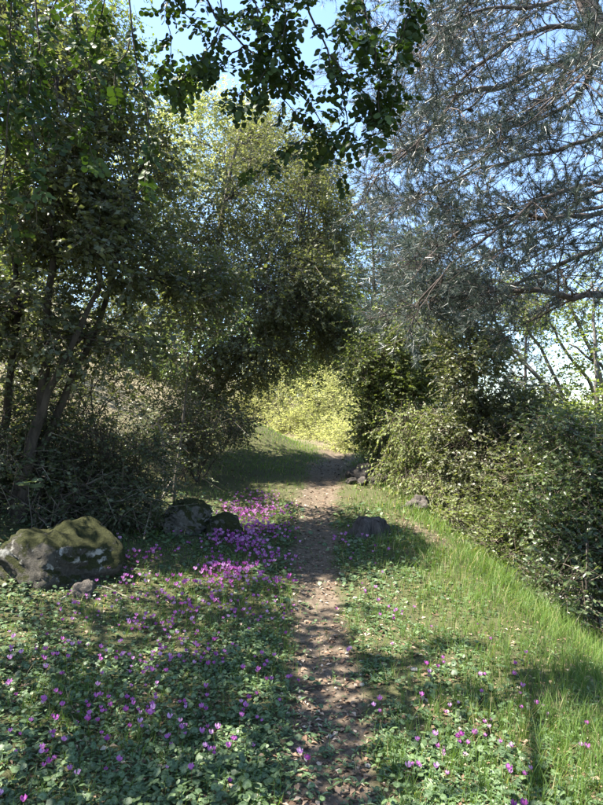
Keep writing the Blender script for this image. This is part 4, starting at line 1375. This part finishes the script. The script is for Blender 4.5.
# keep off path and stump, sort near first
FL = [f for f in FL if path_w(np.array(f[0]), np.array(f[1])) < .75 or f[2] == 'near']
FL.sort(key=lambda f: f[1])
N_IND = 300
rest_p = Acc(); rest_s = Acc()
for i, (fx, fy, z_) in enumerate(FL):
    fz = float(ground(fx, fy))
    sd = 1 if fx > path_x(fy) else 0
    k = rs.randint(8); rz = rs.rand() * 6.283; sc = (.38 + .36 * rs.rand()) * (1.25 if fy > 5 else 1)
    if i < N_IND:
        if sd == 1:
            grp = 'cyclamen right of the path'
            ww = ('beside the weathered stump' if fy > 5.4 else 'in the grass right of the path, halfway to the stump') if fy > 3.4 else ('at the lower right edge of the path' if fx < .6 else 'in the long grass of the right foreground')
        elif z_ == 'drift':
            grp = 'cyclamen in the dense drift'
            ww = 'at the near end of the dense drift' if fy < 6 else 'in the dense drift left of the path'
        elif fy > 4.2:
            grp = 'cyclamen between boulder and path'
            ww = 'close to the foot of the boulder' if fx < -1.3 else 'midway between the boulder and the path'
        else:
            grp = 'cyclamen in the left foreground'
            if fy < 2.9:
                ww = 'in the bottom left corner' if fx < -.85 else 'in the bottom foreground left of the path'
            else:
                ww = 'at the left edge below the boulder' if fx < -1.3 else ('among the leaves right below the boulder' if fx < -.75 else ('in the middle of the left leaf carpet' if fx < -.35 else 'beside the left edge of the path'))
        lab = TNAME[k] + ' cyclamen flower ' + ww
        t = thing('cyclamen_plant', lab, 'flower', grp)
        t.location = (fx, fy, fz - .004); t.rotation_euler.z = rz; t.scale = (sc, sc, sc)
        obj('flower', FM[k][1], None, t); obj('flower_stem', FM[k][0], None, t)
        for q in range(4 if fy < 4.2 else 2):
            l = obj('leaf', LM[rs.randint(4)], None, t)
            an = rs.rand() * 6.283; rr = .025 + .04 * rs.rand(); s = .026 + .018 * rs.rand()
            l.location = (rr * math.cos(an), rr * math.sin(an), .02 + .035 * rs.rand())
            l.rotation_euler = (rs.normal(0, .25), rs.normal(0, .25), rs.rand() * 6.283); l.scale = (s, s, s)
    else:
        for acc_, me in ((rest_p, FM[k][1]), (rest_s, FM[k][0])):
            nv = len(me.vertices)
            co = np.empty(nv * 3); me.vertices.foreach_get('co', co); co = co.reshape(-1, 3) * sc
            c_, s_ = math.cos(rz), math.sin(rz)
            co = np.stack([co[:, 0] * c_ - co[:, 1] * s_ + fx, co[:, 0] * s_ + co[:, 1] * c_ + fy, co[:, 2] + fz], -1)
            fs = {}
            for p_ in me.polygons:
                fs.setdefault(len(p_.vertices), []).append(list(p_.vertices))
            rv = np.empty(nv); me.attributes['rnd'].data.foreach_get('value', rv) if False else rv.fill(TINT[k])
            acc_.add(co, list(fs.values()), rv)
if rest_p.n:
    o = rest_p.build('cyclamen_drift', M['petal'], kind='stuff')
    o['label'] = 'mass of magenta cyclamen blossoms in the farther drift left of the path'; o['category'] = 'flowers'
    o2 = rest_s.build('blossom_stems', M['stem'], o, kind='stuff')

# fern and big-leaved seedling by the rocks
fe = thing('fern', 'small pale green fern growing beside the moss-topped rock', 'fern')
b0 = gz(-1.75, 6.75, 0)
for k in range(9):
    an = k * .7 + rs.rand() * .4
    tip = b0 + np.array((math.cos(an) * .16, math.sin(an) * .16, .24 + .08 * rs.rand()))
    P = smooth_line([b0, b0 * .45 + tip * .55 + (0, 0, .08), tip], 10)
    a = Acc(); tube(a, P, .002, .001, 4)
    T = norm(tip - b0); S = norm(np.cross(T, (0, 0, 1.)))
    for i in range(1, 10):
        for s in (-1, 1):
            leaves(a, P[i:i + 1], (S * s + T * .4)[None], np.array([[0, 0, 1.]]) - T[None] * .3, .065 * (1 - .07 * i), .016, rs.rand(1), 'rhomb', .05, .1)
    a.build('frond', M['ivy'], fe)
settle(fe, tuple(b0))
se = thing('broad_leaved_seedling', 'seedling with broad pale leaves in the dark corner above the boulder', 'seedling')
b0 = np.array(at(32, 505, 5.8)); b0[2] = float(ground(b0[0], b0[1]))
tp = np.array(at(30, 485, 5.8))
a = Acc(); tube(a, smooth_line([b0, tp], 6, .01, rs), .006, .003, 5); a.build('stem', M['bark'], se, True)
for k in range(9):
    an = k * 2.4
    a = Acc(); leaves(a, (tp + np.array((0, 0, .03 * (k % 3) - .03)))[None], np.array([[math.cos(an), math.sin(an) - .3, .25]]), np.array([[.1, -.5, 1.]]), .14, .065, np.array([.9]), 'oval', .1, .15)
    a.build('leaf', M['glossy'], se)
settle(se, tuple(b0))
